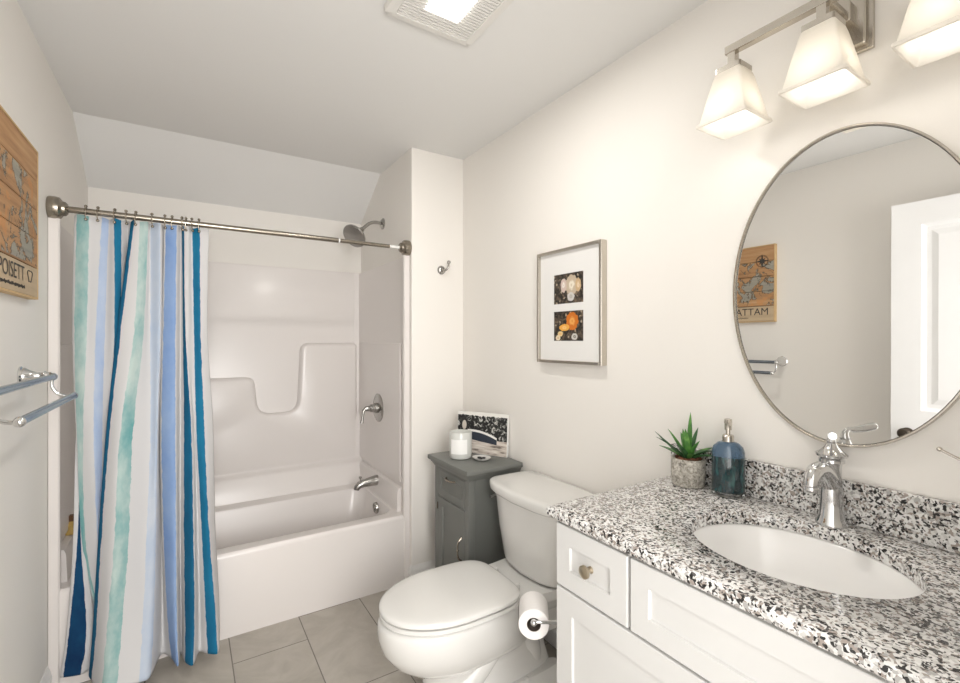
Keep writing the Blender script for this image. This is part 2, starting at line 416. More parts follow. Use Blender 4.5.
def base_profile(t=0.014, h=0.109):
    return [(0, 0), (t, 0), (t, h - 0.040), (t - 0.003, h - 0.037), (t - 0.003, h - 0.030), (t - 0.006, h - 0.018), (t - 0.009, h - 0.012), (t - 0.011, h - 0.003), (0.002, h), (0, h)]
def run(path, inward):
    """sweep the profile along a floor polyline; inward[i] is the offset direction at each point"""
    mb = MB(); rings = []
    for p, d in zip(path, inward):
        rings.append([(p[0] + d[0] * t, p[1] + d[1] * t, z) for t, z in base_profile()])
    return mb.loft(rings)
struct('baseboard_left', run([(XL, 0.0), (XL, 2.407)], [(1, 0), (1, 0)]), 'trim', True)
struct('baseboard_alcove', run([(XP, YT + 0.026), (XP, YT), (XR - 0.014, YT)], [(-1, 0), (-1, -1), (0, -1)]), 'trim', True)
struct('baseboard_right', run([(XR, 0.97), (XR, YT - 0.014)], [(-1, 0), (-1, 0)]), 'trim', True)

# open door against the left wall (seen in the mirror)
DX0, DX1, DY0, DY1, DZ = -0.310, -0.275, -0.005, 0.868, 2.072
door = MB()
door.box((DX0, DY0, 0.012), (DX1, DY0 + 0.115, DZ)).box((DX0, DY1 - 0.115, 0.012), (DX1, DY1, DZ))
for z0, z1 in ((0.012, 0.23), (0.90, 1.04), (DZ - 0.115, DZ)): door.box((DX0, DY0 + 0.115, z0), (DX1, DY1 - 0.115, z1))
dr = struct('door_1', door, 'door', False, None, None)
for z0, z1 in ((0.23, 0.90), (1.04, DZ - 0.115)):
    mb = MB()
    y0, y1 = DY0 + 0.115, DY1 - 0.115
    mb.loft([[(x, y0 + i, z0 + i), (x, y1 - i, z0 + i), (x, y1 - i, z1 - i), (x, y0 + i, z1 - i)] for x, i in
             ((DX0 + 0.008, 0), (DX1 - 0.002, 0), (DX1 - 0.014, 0.016), (DX1 - 0.014, 0.034), (DX1 - 0.006, 0.06))])
    build('door_panel', mb, 'door', dr, False)
mb = MB().lathe([(0.026, 0), (0.026, 0.006), (0.012, 0.012), (0.010, 0.03), (0.024, 0.04), (0.027, 0.052), (0.020, 0.062), (0.004, 0.065)], (DX1, DY1 - 0.065, 0.925), (1, 0, 0))
build('door_knob', mb, 'bronze', dr)
build('latch_plate', MB().box((DX0 + 0.006, DY1, 0.895), (DX1 - 0.006, DY1 + 0.002, 0.955)), 'bronze', dr, False)

# ---------------------------------------------------------------- bathtub with moulded surround
def rrect(x0, x1, y0, y1, r, z, k=8):
    pts = []
    for cx, cy, a0 in ((x1 - r, y1 - r, 0), (x0 + r, y1 - r, 90), (x0 + r, y0 + r, 180), (x1 - r, y0 + r, 270)):
        for i in range(k + 1):
            a = R(a0 + 90 * i / k); pts.append((cx + r * cos(a), cy + r * sin(a), z))
    return pts
YF, ZR = 2.415, 0.3875
X0, X1 = XL + 0.002, XP - 0.002
tub = thing('bathtub', ((X0 + X1) / 2, 2.8, 0), 'white alcove bathtub with a one piece moulded shower surround behind striped curtain', 'bathtub')
mb = MB()
ix0, ix1, iy0, iy1 = X0 + 0.06, X1 - 0.055, 2.505, 3.055
rings = [rrect(X0, X1, YF, YB - 0.005, 0.004, 0.0), rrect(X0, X1, YF, YB - 0.005, 0.004, ZR - 0.02),
         rrect(X0, X1, YF + 0.003, YB - 0.005, 0.008, ZR - 0.008), rrect(X0, X1, YF + 0.012, YB - 0.005, 0.012, ZR),
         rrect(ix0 - 0.012, ix1 + 0.012, iy0 - 0.012, iy1 + 0.012, 0.09, ZR), rrect(ix0, ix1, iy0, iy1, 0.085, ZR - 0.006),
         rrect(ix0 + 0.008, ix1 - 0.005, iy0 + 0.006, iy1 - 0.006, 0.085, ZR - 0.02),
         rrect(ix0 + 0.06, ix1 - 0.03, iy0 + 0.03, iy1 - 0.03, 0.10, 0.16), rrect(ix0 + 0.10, ix1 - 0.05, iy0 + 0.05, iy1 - 0.05, 0.10, 0.10),
         rrect(ix0 + 0.16, ix1 - 0.09, iy0 + 0.09, iy1 - 0.09, 0.09, 0.08)]
mb.loft(rings); build('tub_basin', mb, 'acrylic', tub)
# back panel: plain wall, lower ledge and raised moulded panel with a notch
ZT = 1.851
mb = MB()
YW = YB - 0.012
prof = [(YB - 0.004, ZR - 0.02), (YB - 0.135, ZR - 0.02), (YB - 0.130, ZR + 0.01), (YB - 0.092, 0.505), (YB - 0.086, 0.517), (YB - 0.074, 0.527), (YB - 0.052, 0.536), (YB - 0.043, 0.548), (YB - 0.040, 0.57), (YB - 0.040, 0.80), (YB - 0.032, 0.84), (YW - 0.003, 0.88), (YW, 0.895), (YW, ZT - 0.012), (YW + 0.003, ZT), (YB - 0.001, ZT)]
prof = [(YB - 0.001 if i in (0, len(prof) - 1) else y, z) for i, (y, z) in enumerate(prof)]
mb.loft([[(x, y, z) for y, z in prof] for x in (X0 + 0.01, X1 - 0.01)])
build('back_panel', mb, 'acrylic', tub)
def fillet(poly, rads, k=8):
    out = []; n = len(poly)
    for i in range(n):
        p = Vector(poly[i] + (0,)); a = Vector(poly[i - 1] + (0,)); b = Vector(poly[(i + 1) % n] + (0,)); r = rads[i]
        if r <= 0: out.append((p.x, p.y)); continue
        u = (a - p).normalized(); w = (b - p).normalized()
        ang = u.angle(w); d = r / math.tan(ang / 2)
        s0 = p + u * d; s1 = p + w * d
        for j in range(k + 1):
            t = j / k
            q = s0 * (1 - t) ** 2 + p * 2 * t * (1 - t) + s1 * t * t
            out.append((q.x, q.y))
    return out
xa, xb = X0 + 0.03, X1 - 0.035
poly = [(xb, 0.50), (xb, 1.352), (0.640, 1.352), (0.618, 0.898), (0.385, 0.898), (0.362, 1.137), (xa, 1.137), (xa, 0.50)]
rad = [0.03, 0.035, 0.06, 0.085, 0.085, 0.06, 0.035, 0.03]
def inset(pl, d):
    out = []; n = len(pl)
    for i in range(n):
        a = Vector(pl[i - 1]); b = Vector(pl[(i + 1) % n]); t = (b - a)
        if t.length < 1e-9: out.append(pl[i]); continue
        t.normalize(); nn = Vector((-t.y, t.x)); out.append((pl[i][0] + nn.x * d, pl[i][1] + nn.y * d))
    return out
fp = fillet(poly, rad)
bm_rings = []
for d, y in ((0.0, YW + 0.004), (0.0, YW - 0.004), (0.006, YW - 0.018), (0.014, YW - 0.027), (0.024, YW - 0.031)):
    ip = inset(fp, d) if d else fp
    bm_rings.append([(x, y, z) for x, z in ip])
mb = MB().loft(bm_rings); build('moulded_back_shelf', mb, 'acrylic', tub)
# end panels: flange at the front, recessed face behind, shelf ledge low down
for sgn, xw in ((1, X0), (-1, X1)):
    def X(d): return xw + sgn * d
    mb = MB()
    pr = [(0.0, YF - 0.006), (0.028, YF - 0.006), (0.033, YF + 0.0), (0.034, YF + 0.012), (0.030, YF + 0.030), (0.016, YF + 0.045), (0.012, YF + 0.06), (0.012, YB - 0.05), (0.022, YB - 0.025), (0.05, YB - 0.013), (0.05, YB - 0.002), (0.0, YB - 0.002)]
    mb.loft([[(X(d), y, z) for d, y in pr] for z in (0.001, ZT - 0.004)])
    build('end_panel', mb, 'acrylic', tub)
    lp = [(0.006, ZR - 0.01), (0.045, ZR - 0.01), (0.040, 0.500), (0.034, 0.517), (0.022, 0.523), (0.006, 0.525)]
    mb = MB().loft([[(X(d), y, z) for d, z in lp] for y in (YF + 0.07, YB - 0.02)])
    build('end_ledge', mb, 'acrylic', tub)
    lp = [(0.006, 0.55), (0.021, 0.55), (0.021, 1.335), (0.018, 1.35), (0.006, 1.358)]
    mb = MB().loft([[(X(d), y, z) for d, z in lp] for y in (YF + 0.085, YB - 0.03)])
    build('end_shelf', mb, 'acrylic', tub)
mb = MB().lathe([(0.034, 0), (0.034, 0.012), (0.031, 0.018), (0.027, 0.018), (0.025, 0.014), (0.004, 0.014)], (X1 - 0.064, 2.755, 0.335), (-1, 0, -0.08))
for i in range(8):
    a = i * pi / 4; mb.tube([(X1 - 0.078, 2.755 + 0.015 * cos(a), 0.335 + 0.015 * sin(a)), (X1 - 0.084, 2.755 + 0.015 * cos(a), 0.335 + 0.015 * sin(a))], 0.004, 8)
build('overflow_plate', mb, 'steel', tub)

# tub spout
xe = X1 - 0.021
t = thing('tub_spout', (xe, 2.83, 0.47), 'nickel bathtub spout with diverter knob on the tub end wall', 'spout')
zs = 0.482
mb = MB().tube([(xe, 2.83, zs), (xe - 0.02, 2.83, zs), (xe - 0.06, 2.83, zs - 0.003), (xe - 0.105, 2.83, zs - 0.008), (xe - 0.130, 2.83, zs - 0.013), (xe - 0.146, 2.83, zs - 0.026), (xe - 0.150, 2.83, zs - 0.040)],
              [0.033, 0.0325, 0.029, 0.024, 0.022, 0.020, 0.017], 20)
build('spout_body', mb, 'steel', t)
build('diverter_knob', MB().lathe([(0.004, 0), (0.004, 0.022), (0.009, 0.026), (0.009, 0.034), (0.003, 0.037)], (xe - 0.125, 2.83, zs + 0.003)), 'steel', t)
# shower valve
t = thing('shower_valve', (xe, 2.85, 0.94), 'round nickel shower valve plate with lever handle on alcove end wall', 'shower valve')
vz = 0.937
build('escutcheon', MB().lathe([(0.090, 0), (0.090, 0.004), (0.080, 0.009), (0.045, 0.012), (0.004, 0.012)], (xe, 2.85, vz), (-1, 0, 0), 40), 'steel', t)
build('valve_stem', MB().lathe([(0.033, 0.01), (0.031, 0.03), (0.026, 0.034), (0.024, 0.055), (0.017, 0.060), (0.015, 0.085), (0.012, 0.092), (0.003, 0.094)], (xe, 2.85, vz), (-1, 0, 0), 28), 'steel', t)
build('lever', MB().tube([(xe - 0.085, 2.85, vz), (xe - 0.098, 2.85, vz - 0.012), (xe - 0.104, 2.85, vz - 0.045), (xe - 0.110, 2.85, vz - 0.088)], [0.010, 0.010, 0.008, 0.011], 14), 'steel', t)
# shower head
t = thing('showerhead', (XP, 2.83, 2.05), 'nickel shower head on a bent arm above the tub end wall', 'shower head')
build('arm_flange', MB().lathe([(0.036, 0), (0.036, 0.004), (0.026, 0.012), (0.012, 0.016)], (XP, 2.83, 2.115), (-1, 0, 0)), 'steel', t)
pts = catmull([(XP - 0.005, 2.83, 2.115), (XP - 0.05, 2.83, 2.118), (XP - 0.09, 2.83, 2.105), (XP - 0.14, 2.83, 2.060), (XP - 0.150, 2.83, 2.052)], 5)
build('shower_arm', MB().tube(pts, 0.0105, 14), 'steel', t)
ax = Vector((-0.66, -0.38, -0.62)).normalized()
build('spray_head', MB().lathe([(0.014, -0.03), (0.018, -0.015), (0.021, 0.0), (0.022, 0.014), (0.030, 0.026), (0.060, 0.050), (0.074, 0.058), (0.077, 0.066), (0.074, 0.072), (0.004, 0.074)],
      Vector((XP - 0.150, 2.83, 2.050)), ax, 36), 'steel', t)

# yellow bottle on the low ledge seen through the gap left of the curtain
t = thing('shampoo_bottle', (X0 + 0.026, 2.66, 0.525), 'small yellow bottle with brown cap on tub ledge behind curtain edge', 'bottle')
build('bottle_body', MB().loft([rrect(X0 + 0.008, X0 + 0.046, 2.64, 2.69, 0.012, z) for z in (0.526, 0.565)] + [rrect(X0 + 0.018, X0 + 0.036, 2.655, 2.675, 0.008, 0.580)]), 'yellow', t)
build('bottle_cap', MB().loft([rrect(X0 + 0.018, X0 + 0.036, 2.653, 2.677, 0.006, z) for z in (0.580, 0.605)]), 'brown', t)

# ---------------------------------------------------------------- shower curtain, rod, rings
CURTAIN = {
 1.872: [(-0.353,2.45),(-0.364,2.46),(-0.372,2.45),(-0.379,2.43),(-0.371,2.415),(-0.334,2.405),(-0.296,2.42),(-0.271,2.425),(-0.253,2.41),(-0.23,2.41),(-0.209,2.435),(-0.198,2.42),(-0.186,2.405),(-0.166,2.4),(-0.139,2.41),(-0.131,2.42),(-0.097,2.4),(-0.085,2.425),(-0.078,2.41),(-0.04,2.4),(-0.025,2.425),(-0.018,2.42),(-0.01,2.405),(0.004,2.4),(0.019,2.415),(0.046,2.405),(0.084,2.41)],
 1.41: [(-0.355,2.44),(-0.366,2.45),(-0.373,2.44),(-0.383,2.42),(-0.376,2.4),(-0.337,2.38),(-0.312,2.4),(-0.282,2.41),(-0.249,2.385),(-0.232,2.4),(-0.223,2.44),(-0.238,2.375),(-0.227,2.35),(-0.181,2.34),(-0.152,2.365),(-0.131,2.39),(-0.096,2.37),(-0.088,2.41),(-0.086,2.385),(-0.044,2.365),(-0.025,2.4),(-0.014,2.385),(-0.005,2.37),(0.008,2.375),(0.025,2.39),(0.049,2.38),(0.078,2.4)],
 0.99: [(-0.372,2.41),(-0.361,2.42),(-0.366,2.43),(-0.37,2.41),(-0.367,2.4),(-0.349,2.39),(-0.315,2.375),(-0.288,2.385),(-0.269,2.41),(-0.258,2.43),(-0.243,2.44),(-0.271,2.36),(-0.261,2.33),(-0.223,2.3),(-0.185,2.32),(-0.129,2.355),(-0.105,2.345),(-0.097,2.4),(-0.092,2.365),(-0.044,2.33),(-0.025,2.38),(-0.01,2.36),(0.015,2.335),(0.026,2.36),(0.034,2.355),(0.061,2.345),(0.099,2.38)],
 0.57: [(-0.379,2.4),(-0.366,2.395),(-0.356,2.405),(-0.347,2.41),(-0.352,2.4),(-0.342,2.395),(-0.303,2.375),(-0.289,2.395),(-0.278,2.41),(-0.27,2.42),(-0.281,2.43),(-0.295,2.35),(-0.284,2.31),(-0.237,2.26),(-0.195,2.275),(-0.14,2.31),(-0.109,2.315),(-0.092,2.38),(-0.084,2.345),(-0.041,2.29),(-0.025,2.35),(-0.01,2.32),(0.022,2.285),(0.037,2.33),(0.052,2.32),(0.077,2.3),(0.105,2.35)],
 0.23: [(-0.398,2.4),(-0.39,2.39),(-0.336,2.375),(-0.316,2.385),(-0.307,2.41),(-0.298,2.415),(-0.285,2.415),(-0.273,2.42),(-0.267,2.42),(-0.261,2.425),(-0.273,2.42),(-0.311,2.36),(-0.299,2.31),(-0.259,2.245),(-0.216,2.245),(-0.15,2.265),(-0.115,2.28),(-0.088,2.365),(-0.07,2.32),(-0.037,2.25),(-0.021,2.33),(-0.006,2.27),(0.025,2.24),(0.044,2.31),(0.065,2.28),(0.099,2.26),(0.119,2.32)],
 0.055: [(-0.418,2.4),(-0.408,2.392),(-0.354,2.375),(-0.332,2.385),(-0.313,2.41),(-0.298,2.41),(-0.285,2.415),(-0.273,2.418),(-0.267,2.42),(-0.26,2.42),(-0.285,2.41),(-0.323,2.37),(-0.314,2.32),(-0.269,2.225),(-0.225,2.205),(-0.155,2.2),(-0.121,2.215),(-0.091,2.345),(-0.055,2.3),(-0.03,2.225),(-0.021,2.31),(-0.006,2.24),(0.021,2.2),(0.043,2.28),(0.072,2.25),(0.107,2.225),(0.118,2.26)],
}
lev = sorted(CURTAIN, reverse=True); SUB = 6; NZ = 8
rows = []
cols = list(zip(*[[(x, min(y, 2.402) if z < 0.7 else y, z) for x, y in CURTAIN[z]] for z in lev]))
cols = [catmull(c, NZ) for c in cols]
for k in range(len(cols[0])): rows.append(catmull([c[k] for c in cols], SUB))
mb = MB(); nu = len(rows[0]); uvl = []
for j, r in enumerate(rows):
    for i, p in enumerate(r):
        q = Vector(p)
        if j == 0: q.z += -0.003 + 0.003 * sin(i * 0.55)
        if q.z < 0.72: q.y = min(q.y, 2.404)
        mb.v.append(tuple(q)); uvl.append((i / (nu - 1), (q.z - 0.05) / 1.85))
for j in range(len(rows) - 1):
    for i in range(nu - 1): mb.f.append((j * nu + i, j * nu + i + 1, (j + 1) * nu + i + 1, (j + 1) * nu + i))
vi = {}
cur = build('shower_curtain', mb, 'curtain', None, True, (-0.15, 2.36, 0.05), 180)
lay = cur.data.uv_layers.new(name='UVMap')
for l in cur.data.loops: lay.data[l.index].uv = uvl[l.vertex_index]
sm = cur.modifiers.new('cloth_thickness', 'SOLIDIFY'); sm.thickness = 0.0015; sm.offset = 0
tag(cur, 'white shower curtain with watercolour blue, teal and green vertical stripes', 'shower curtain')

ROD_Y, ROD_Z = 2.42, 1.888
t = thing('curtain_rod', ((XL + XP) / 2, ROD_Y, ROD_Z), 'brushed nickel shower curtain rod spanning the tub alcove', 'curtain rod')
build('outer_tube', MB().lathe([(0.0115, 0), (0.0125, 0.001), (0.0125, 1.095), (0.0115, 1.096)], (XL + 0.03, ROD_Y, ROD_Z), (1, 0, 0), 20), 'rod', t)
build('inner_tube', MB().lathe([(0.0105, 0), (0.0105, 0.28)], (XL + 1.12, ROD_Y, ROD_Z), (1, 0, 0), 20), 'rod', t)
build('end_sleeve', MB().lathe([(0.0085, 0), (0.0085, 0.10)], (XP - 0.13, ROD_Y, ROD_Z), (1, 0, 0), 16), 'trim', t)
build('joint_collar', MB().lathe([(0.013, 0), (0.0135, 0.002), (0.0135, 0.006), (0.012, 0.008)], (XL + 1.12, ROD_Y, ROD_Z), (1, 0, 0), 20), 'trim', t)
for xw, sg in ((XL + 0.0005, 1), (XP - 0.0005, -1)):
    m_ = MB().lathe([(0.041, 0), (0.044, 0.004), (0.045, 0.020), (0.042, 0.034), (0.034, 0.040), (0.029, 0.043), (0.027, 0.052), (0.020, 0.058), (0.012, 0.060)], (xw, ROD_Y, ROD_Z), (sg, 0, 0), 32)
    build('wall_mount', m_, 'rod', t)
words = ['first', 'second', 'third', 'fourth', 'fifth', 'sixth', 'seventh', 'eighth', 'ninth', 'tenth', 'eleventh', 'twelfth']
ring0 = None
for k, x in enumerate([-0.343, -0.305, -0.251, -0.214, -0.181, -0.126, -0.08, -0.054, -0.018, -0.003, 0.019, 0.046]):
    if ring0 is None:
        mb = MB()
        loop = [(x, ROD_Y + 0.019 * sin(a), ROD_Z + 0.004 + 0.016 * cos(a)) for a in [2 * pi * i / 20 for i in range(20)]]
        mb.tube(loop, 0.0022, 8, True)
        mb.tube([(x, ROD_Y - 0.018, ROD_Z), (x, ROD_Y - 0.020, ROD_Z - 0.018), (x + 0.003, ROD_Y - 0.022, ROD_Z - 0.034)], 0.002, 8)
        mb.sphere((x + 0.003, ROD_Y - 0.023, ROD_Z - 0.036), 0.006, 12, 8)
        mb.sphere((x, ROD_Y, ROD_Z + 0.021), 0.006, 12, 8)
        ring0 = build('curtain_ring', mb, 'rod', None, True, (x, ROD_Y, ROD_Z)); r_ = ring0
    else:
        r_ = ring0.copy(); COL.objects.link(r_)
        r_.rotation_euler = (0, 0, R(random.uniform(-8, 8)))
    r_.location = (x, ROD_Y, ROD_Z)
    tag(r_, 'small nickel curtain ring, %s from the left on the shower rod' % words[k], 'curtain ring', 'curtain rings on the shower rod')

# ---------------------------------------------------------------- towel bar, wooden map sign
BX1, BX2, BZ1, BZ2 = -0.377, -0.324, 1.248, 1.182
t = thing('towel_rack', (XL, 1.745, 1.24), 'double chrome towel rack on left wall beneath wooden map sign', 'towel rack')
for y in (1.46, 2.06):
    build('wall_flange', MB().lathe([(0.032, 0), (0.032, 0.004), (0.028, 0.008), (0.028, 0.012), (0.017, 0.028), (0.012, 0.042), (0.011, 0.056), (0.015, 0.060), (0.012, 0.066), (0.012, 0.076)], (XL, y, BZ1 + 0.005), (1, 0, 0)), 'chrome', t)
    pts = catmull([(BX1, y, BZ1), (BX1 - 0.002, y, BZ1 - 0.03), (BX1 + 0.012, y, BZ1 - 0.056), (BX2 - 0.02, y, BZ2 + 0.0), (BX2, y, BZ2)], 5)
    build('bracket_arm', MB().tube(pts, 0.005, 12), 'chrome', t)
    build('end_cap', MB().sphere((BX1, y, BZ1), 0.013), 'chrome', t)
    build('end_cap', MB().sphere((BX2, y, BZ2), 0.0125), 'chrome', t)
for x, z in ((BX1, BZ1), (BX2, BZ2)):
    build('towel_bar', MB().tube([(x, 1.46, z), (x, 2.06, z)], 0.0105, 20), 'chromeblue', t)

SY0, SY1, SZ0, SZ1, SX = 1.494, 2.145, 1.514, 2.006, XL + 0.026
t = thing('wooden_map_sign', (XL, (SY0 + SY1) / 2, SZ0), 'wooden plank sign with a painted coastal map on the left wall', 'wall sign')
mb = MB()
for i in range(5):
    z0 = SZ0 + (SZ1 - SZ0) * i / 5; z1 = SZ0 + (SZ1 - SZ0) * (i + 1) / 5
    mb.box((XL + 0.008, SY0 + 0.007, z0 + 0.0013), (SX, SY1 - 0.007, z1 - 0.0013), 0.0012, 1)
build('map_boards', mb, 'map', t, False)
mb = MB()
mb.box((XL + 0.001, SY0, SZ0 - 0.006), (SX + 0.001, SY0 + 0.006, SZ1 + 0.006)).box((XL + 0.001, SY1 - 0.006, SZ0 - 0.006), (SX + 0.001, SY1, SZ1 + 0.006))
mb.box((XL + 0.001, SY0 + 0.006, SZ0 - 0.006), (SX + 0.001, SY1 - 0.006, SZ0)).box((XL + 0.001, SY0 + 0.006, SZ1), (SX + 0.001, SY1 - 0.006, SZ1 + 0.006))
build('edge_frame', mb, 'pine', t, False)
build('backing', MB().box((XL + 0.001, SY0 + 0.006, SZ0), (XL + 0.007, SY1 - 0.006, SZ1)), 'black', t, False)
def lettering(txt, parent, y0, y1, z0, h, name='lettering', mat='ink'):
    cu = bpy.data.curves.new('text', 'FONT'); cu.body = txt; cu.size = 1.0; cu.extrude = 0.0
    ob = bpy.data.objects.new('text', cu); COL.objects.link(ob)
    bpy.context.view_layer.update()
    me0 = bpy.data.meshes.new_from_object(ob.evaluated_get(bpy.context.evaluated_depsgraph_get()))
    bpy.data.objects.remove(ob); bpy.data.curves.remove(cu)
    xs = [v.co.x for v in me0.vertices]; zs_ = [v.co.y for v in me0.vertices]
    w, hh = max(xs) - min(xs), max(zs_) - min(zs_)
    mb = MB()
    mb.v = [(SX + 0.0012, y0 + (v.co.x - min(xs)) / w * (y1 - y0), z0 + (v.co.y - min(zs_)) / hh * h) for v in me0.vertices]
    mb.f = [tuple(p.vertices) for p in me0.polygons]
    bpy.data.meshes.remove(me0)
    return build(name, mb, mat, parent, False)
lettering('MATTAPOISETT', t, 1.535, 1.985, SZ0 + 0.040, 0.046)
mb = MB()                                                     # tiny script line under the name
pts = []
for i in range(90):
    a = i / 89
    pts.append((SX + 0.001, 1.66 + 0.33 * a, SZ0 + 0.022 + 0.006 * sin(i * 1.9) * (0.4 + 0.6 * abs(sin(i * 0.37)))))
mb.tube(pts, 0.0012, 6); build('script_line', mb, 'ink', t)
mb = MB()                                                     # small emblem at the right end
em = [(2.045 + 0.022 * cos(a) * (1 + 0.35 * sin(3 * a)), SZ0 + 0.062 + 0.024 * sin(a) * (1 + 0.3 * cos(2 * a))) for a in [2 * pi * i / 30 for i in range(30)]]
mb.tube([(SX + 0.001, y, z) for y, z in em], 0.0014, 6, True); build('shore_outline', mb, 'ink', t)
mb = MB(); cy, cz = 1.573, 1.908                                # compass rose at the left top
for k in range(8):
    a = k * pi / 4; L = 0.046 if k % 2 == 0 else 0.028; w = 0.008
    d = (cos(a), sin(a)); p = (-sin(a), cos(a))
    mb.loft([[(x, cy + d[0] * L, cz + d[1] * L), (x, cy + (d[0] * 0.4 + p[0]) * w, cz + (d[1] * 0.4 + p[1]) * w), (x, cy, cz), (x, cy + (d[0] * 0.4 - p[0]) * w, cz + (d[1] * 0.4 - p[1]) * w)] for x in (SX, SX + 0.0012 + k * 0.0001)])
for rr_ in (0.034, 0.039):
    mb.tube([(SX + 0.0008, cy + rr_ * cos(a), cz + rr_ * sin(a)) for a in [2 * pi * i / 40 for i in range(40)]], 0.0011, 6, True)
build('compass_rose', mb, 'ink', t)

# ---------------------------------------------------------------- wall hook on the alcove wall
t = thing('robe_hook', (1.255, YT, 1.78), 'small chrome double robe hook on the narrow wall beside the tub', 'hook')
build('hook_plate', MB().lathe([(0.025, 0), (0.025, 0.005), (0.019, 0.011), (0.011, 0.014), (0.010, 0.028), (0.003, 0.030)], (1.247, YT, 1.777), (0, -1, 0)), 'steel', t)
pts = catmull([(1.247, YT - 0.022, 1.777), (1.253, YT - 0.045, 1.772), (1.262, YT - 0.055, 1.785), (1.270, YT - 0.050, 1.810), (1.272, YT - 0.046, 1.816)], 5)
build('hook_arm', MB().tube(pts, 0.006, 12).sphere((1.272, YT - 0.046, 1.818), 0.011), 'steel', t)
build('lower_hook', MB().tube(catmull([(1.247, YT - 0.020, 1.774), (1.243, YT - 0.036, 1.757), (1.240, YT - 0.046, 1.766)], 5), 0.0055, 12), 'steel', t)

# ---------------------------------------------------------------- framed prints on the right wall
PY0, PY1, PZ0, PZ1, PXF = 1.268, 1.660, 1.270, 1.765, XR - 0.034
t = thing('picture_frame', (XR, (PY0 + PY1) / 2, PZ0), 'silver framed pair of small shell photographs in a white mat on right wall', 'picture')
mb = MB(); FW = 0.012
mb.box((PXF, PY0, PZ0), (XR - 0.001, PY0 + FW, PZ1), 0.001, 1).box((PXF, PY1 - FW, PZ0), (XR - 0.001, PY1, PZ1), 0.001, 1)
mb.box((PXF, PY0 + FW, PZ0), (XR - 0.001, PY1 - FW, PZ0 + FW), 0.001, 1).box((PXF, PY0 + FW, PZ1 - FW), (XR - 0.001, PY1 - FW, PZ1), 0.001, 1)
build('frame', mb, 'nickel', t, False)
MX = XR - 0.020
def window_board(x0, x1, outer, holes):
    """flat mat board split into strips around rectangular holes stacked in z"""
    mb = MB(); y0, y1, z0, z1 = outer; hy0, hy1 = holes[0][0], holes[0][1]
    mb.box((x0, y0, z0), (x1, hy0, z1)).box((x0, hy1, z0), (x1, y1, z1))
    zz = z0
    for (_, _, a, b) in holes:
        mb.box((x0, hy0, zz), (x1, hy1, a)); zz = b
    mb.box((x0, hy0, zz), (x1, hy1, z1)); return mb
HY0, HY1 = 1.378, 1.560
h1, h2 = (HY0, HY1, 1.367, 1.495), (HY0, HY1, 1.528, 1.657)
build('mat_board', window_board(MX, MX + 0.003, (PY0 + FW, PY1 - FW, PZ0 + FW, PZ1 - FW), [h1, h2]), 'mat', t, False)
for (a, b, c, d), m_ in ((h2, 'print1'), (h1, 'print2')):
    mb = MB().box((MX + 0.0035, a - 0.004, c - 0.004), (MX + 0.006, b + 0.004, d + 0.004))
    o = build('photograph', mb, m_, t, False, uvs=lambda v, a=a, b=b, c=c, d=d: ((b - v[1]) / (b - a), (v[2] - c) / (d - c)))
    o['label'] = 'photograph of pale shells on dark ground' if m_ == 'print1' else 'photograph of orange shells on dark ground'
build('backing_board', MB().box((MX + 0.007, PY0 + FW, PZ0 + FW), (XR - 0.002, PY1 - FW, PZ1 - FW)), 'black', t, False)

# ---------------------------------------------------------------- grey corner cabinet and what stands on it
CX0, CX1, CY0, CY1, CZ = 1.064, 1.380, 1.787, 2.188, 0.775
t = thing('storage_cabinet', ((CX0 + CX1) / 2, (CY0 + CY1) / 2, 0), 'narrow grey painted storage cabinet in the corner behind the toilet', 'cabinet')
bx0, bx1, by0, by1 = CX0 + 0.028, CX1 - 0.004, CY0 + 0.030, CY1 - 0.030
mb = MB()
mb.box((bx0 + 0.012, by0 + 0.008, 0.06), (bx1, by1 - 0.008, CZ - 0.05))
P = 0.034                                                      # corner posts and rails
for y in (by0, by1 - P):
    mb.box((bx0, y, 0.0), (bx0 + P, y + P, CZ - 0.045), 0.002, 1); mb.box((bx1 - P, y, 0.0), (bx1, y + P, CZ - 0.045), 0.002, 1)
for y in (by0, by1 - 0.02):
    mb.box((bx0 + P, y, 0.06), (bx1 - P, y + 0.02, 0.11)); mb.box((bx0 + P, y, CZ - 0.105), (bx1 - P, y + 0.02, CZ - 0.045))
mb.box((bx0, by0 + P, 0.06), (bx0 + 0.02, by1 - P, 0.085)); mb.box((bx0, by0 + P, CZ - 0.062), (bx0 + 0.02, by1 - P, CZ - 0.045)); mb.box((bx0 + 0.004, by0 + P, 0.572), (bx0 + 0.02, by1 - P, 0.580))
build('cabinet_body', mb, 'grey', t, False)
mb = MB()
rr = []
for z, i in ((CZ - 0.055, 0.027), (CZ - 0.045, 0.022), (CZ - 0.032, 0.012), (CZ - 0.026, 0.010), (CZ - 0.023, 0.002), (CZ - 0.020, 0.0), (CZ - 0.003, 0.0), (CZ, 0.003)):
    rr.append([(CX0 + i, CY0 + i, z), (CX1, CY0 + i, z), (CX1, CY1 - i, z), (CX0 + i, CY1 - i, z)])
build('top_board', MB().loft(rr), 'grey', t, True, angle=50)
def shaker(x, y0, y1, z0, z1, th, fr, depth, bev=0.002, side=0.006):
    """front facing -x: raised border, recessed panel with a sloped step"""
    mb = MB()
    def q(xx, i): return [(xx, y0 + i, z0 + i), (xx, y1 - i, z0 + i), (xx, y1 - i, z1 - i), (xx, y0 + i, z1 - i)]
    return mb.loft([q(x + th, 0), q(x + bev, 0), q(x, bev), q(x, fr), q(x + depth, fr + side)])
dw = build('drawer_front', shaker(bx0 - 0.001, by0 + P + 0.002, by1 - P - 0.002, 0.582, CZ - 0.064, 0.012, 0.030, 0.006), 'grey', t, False)
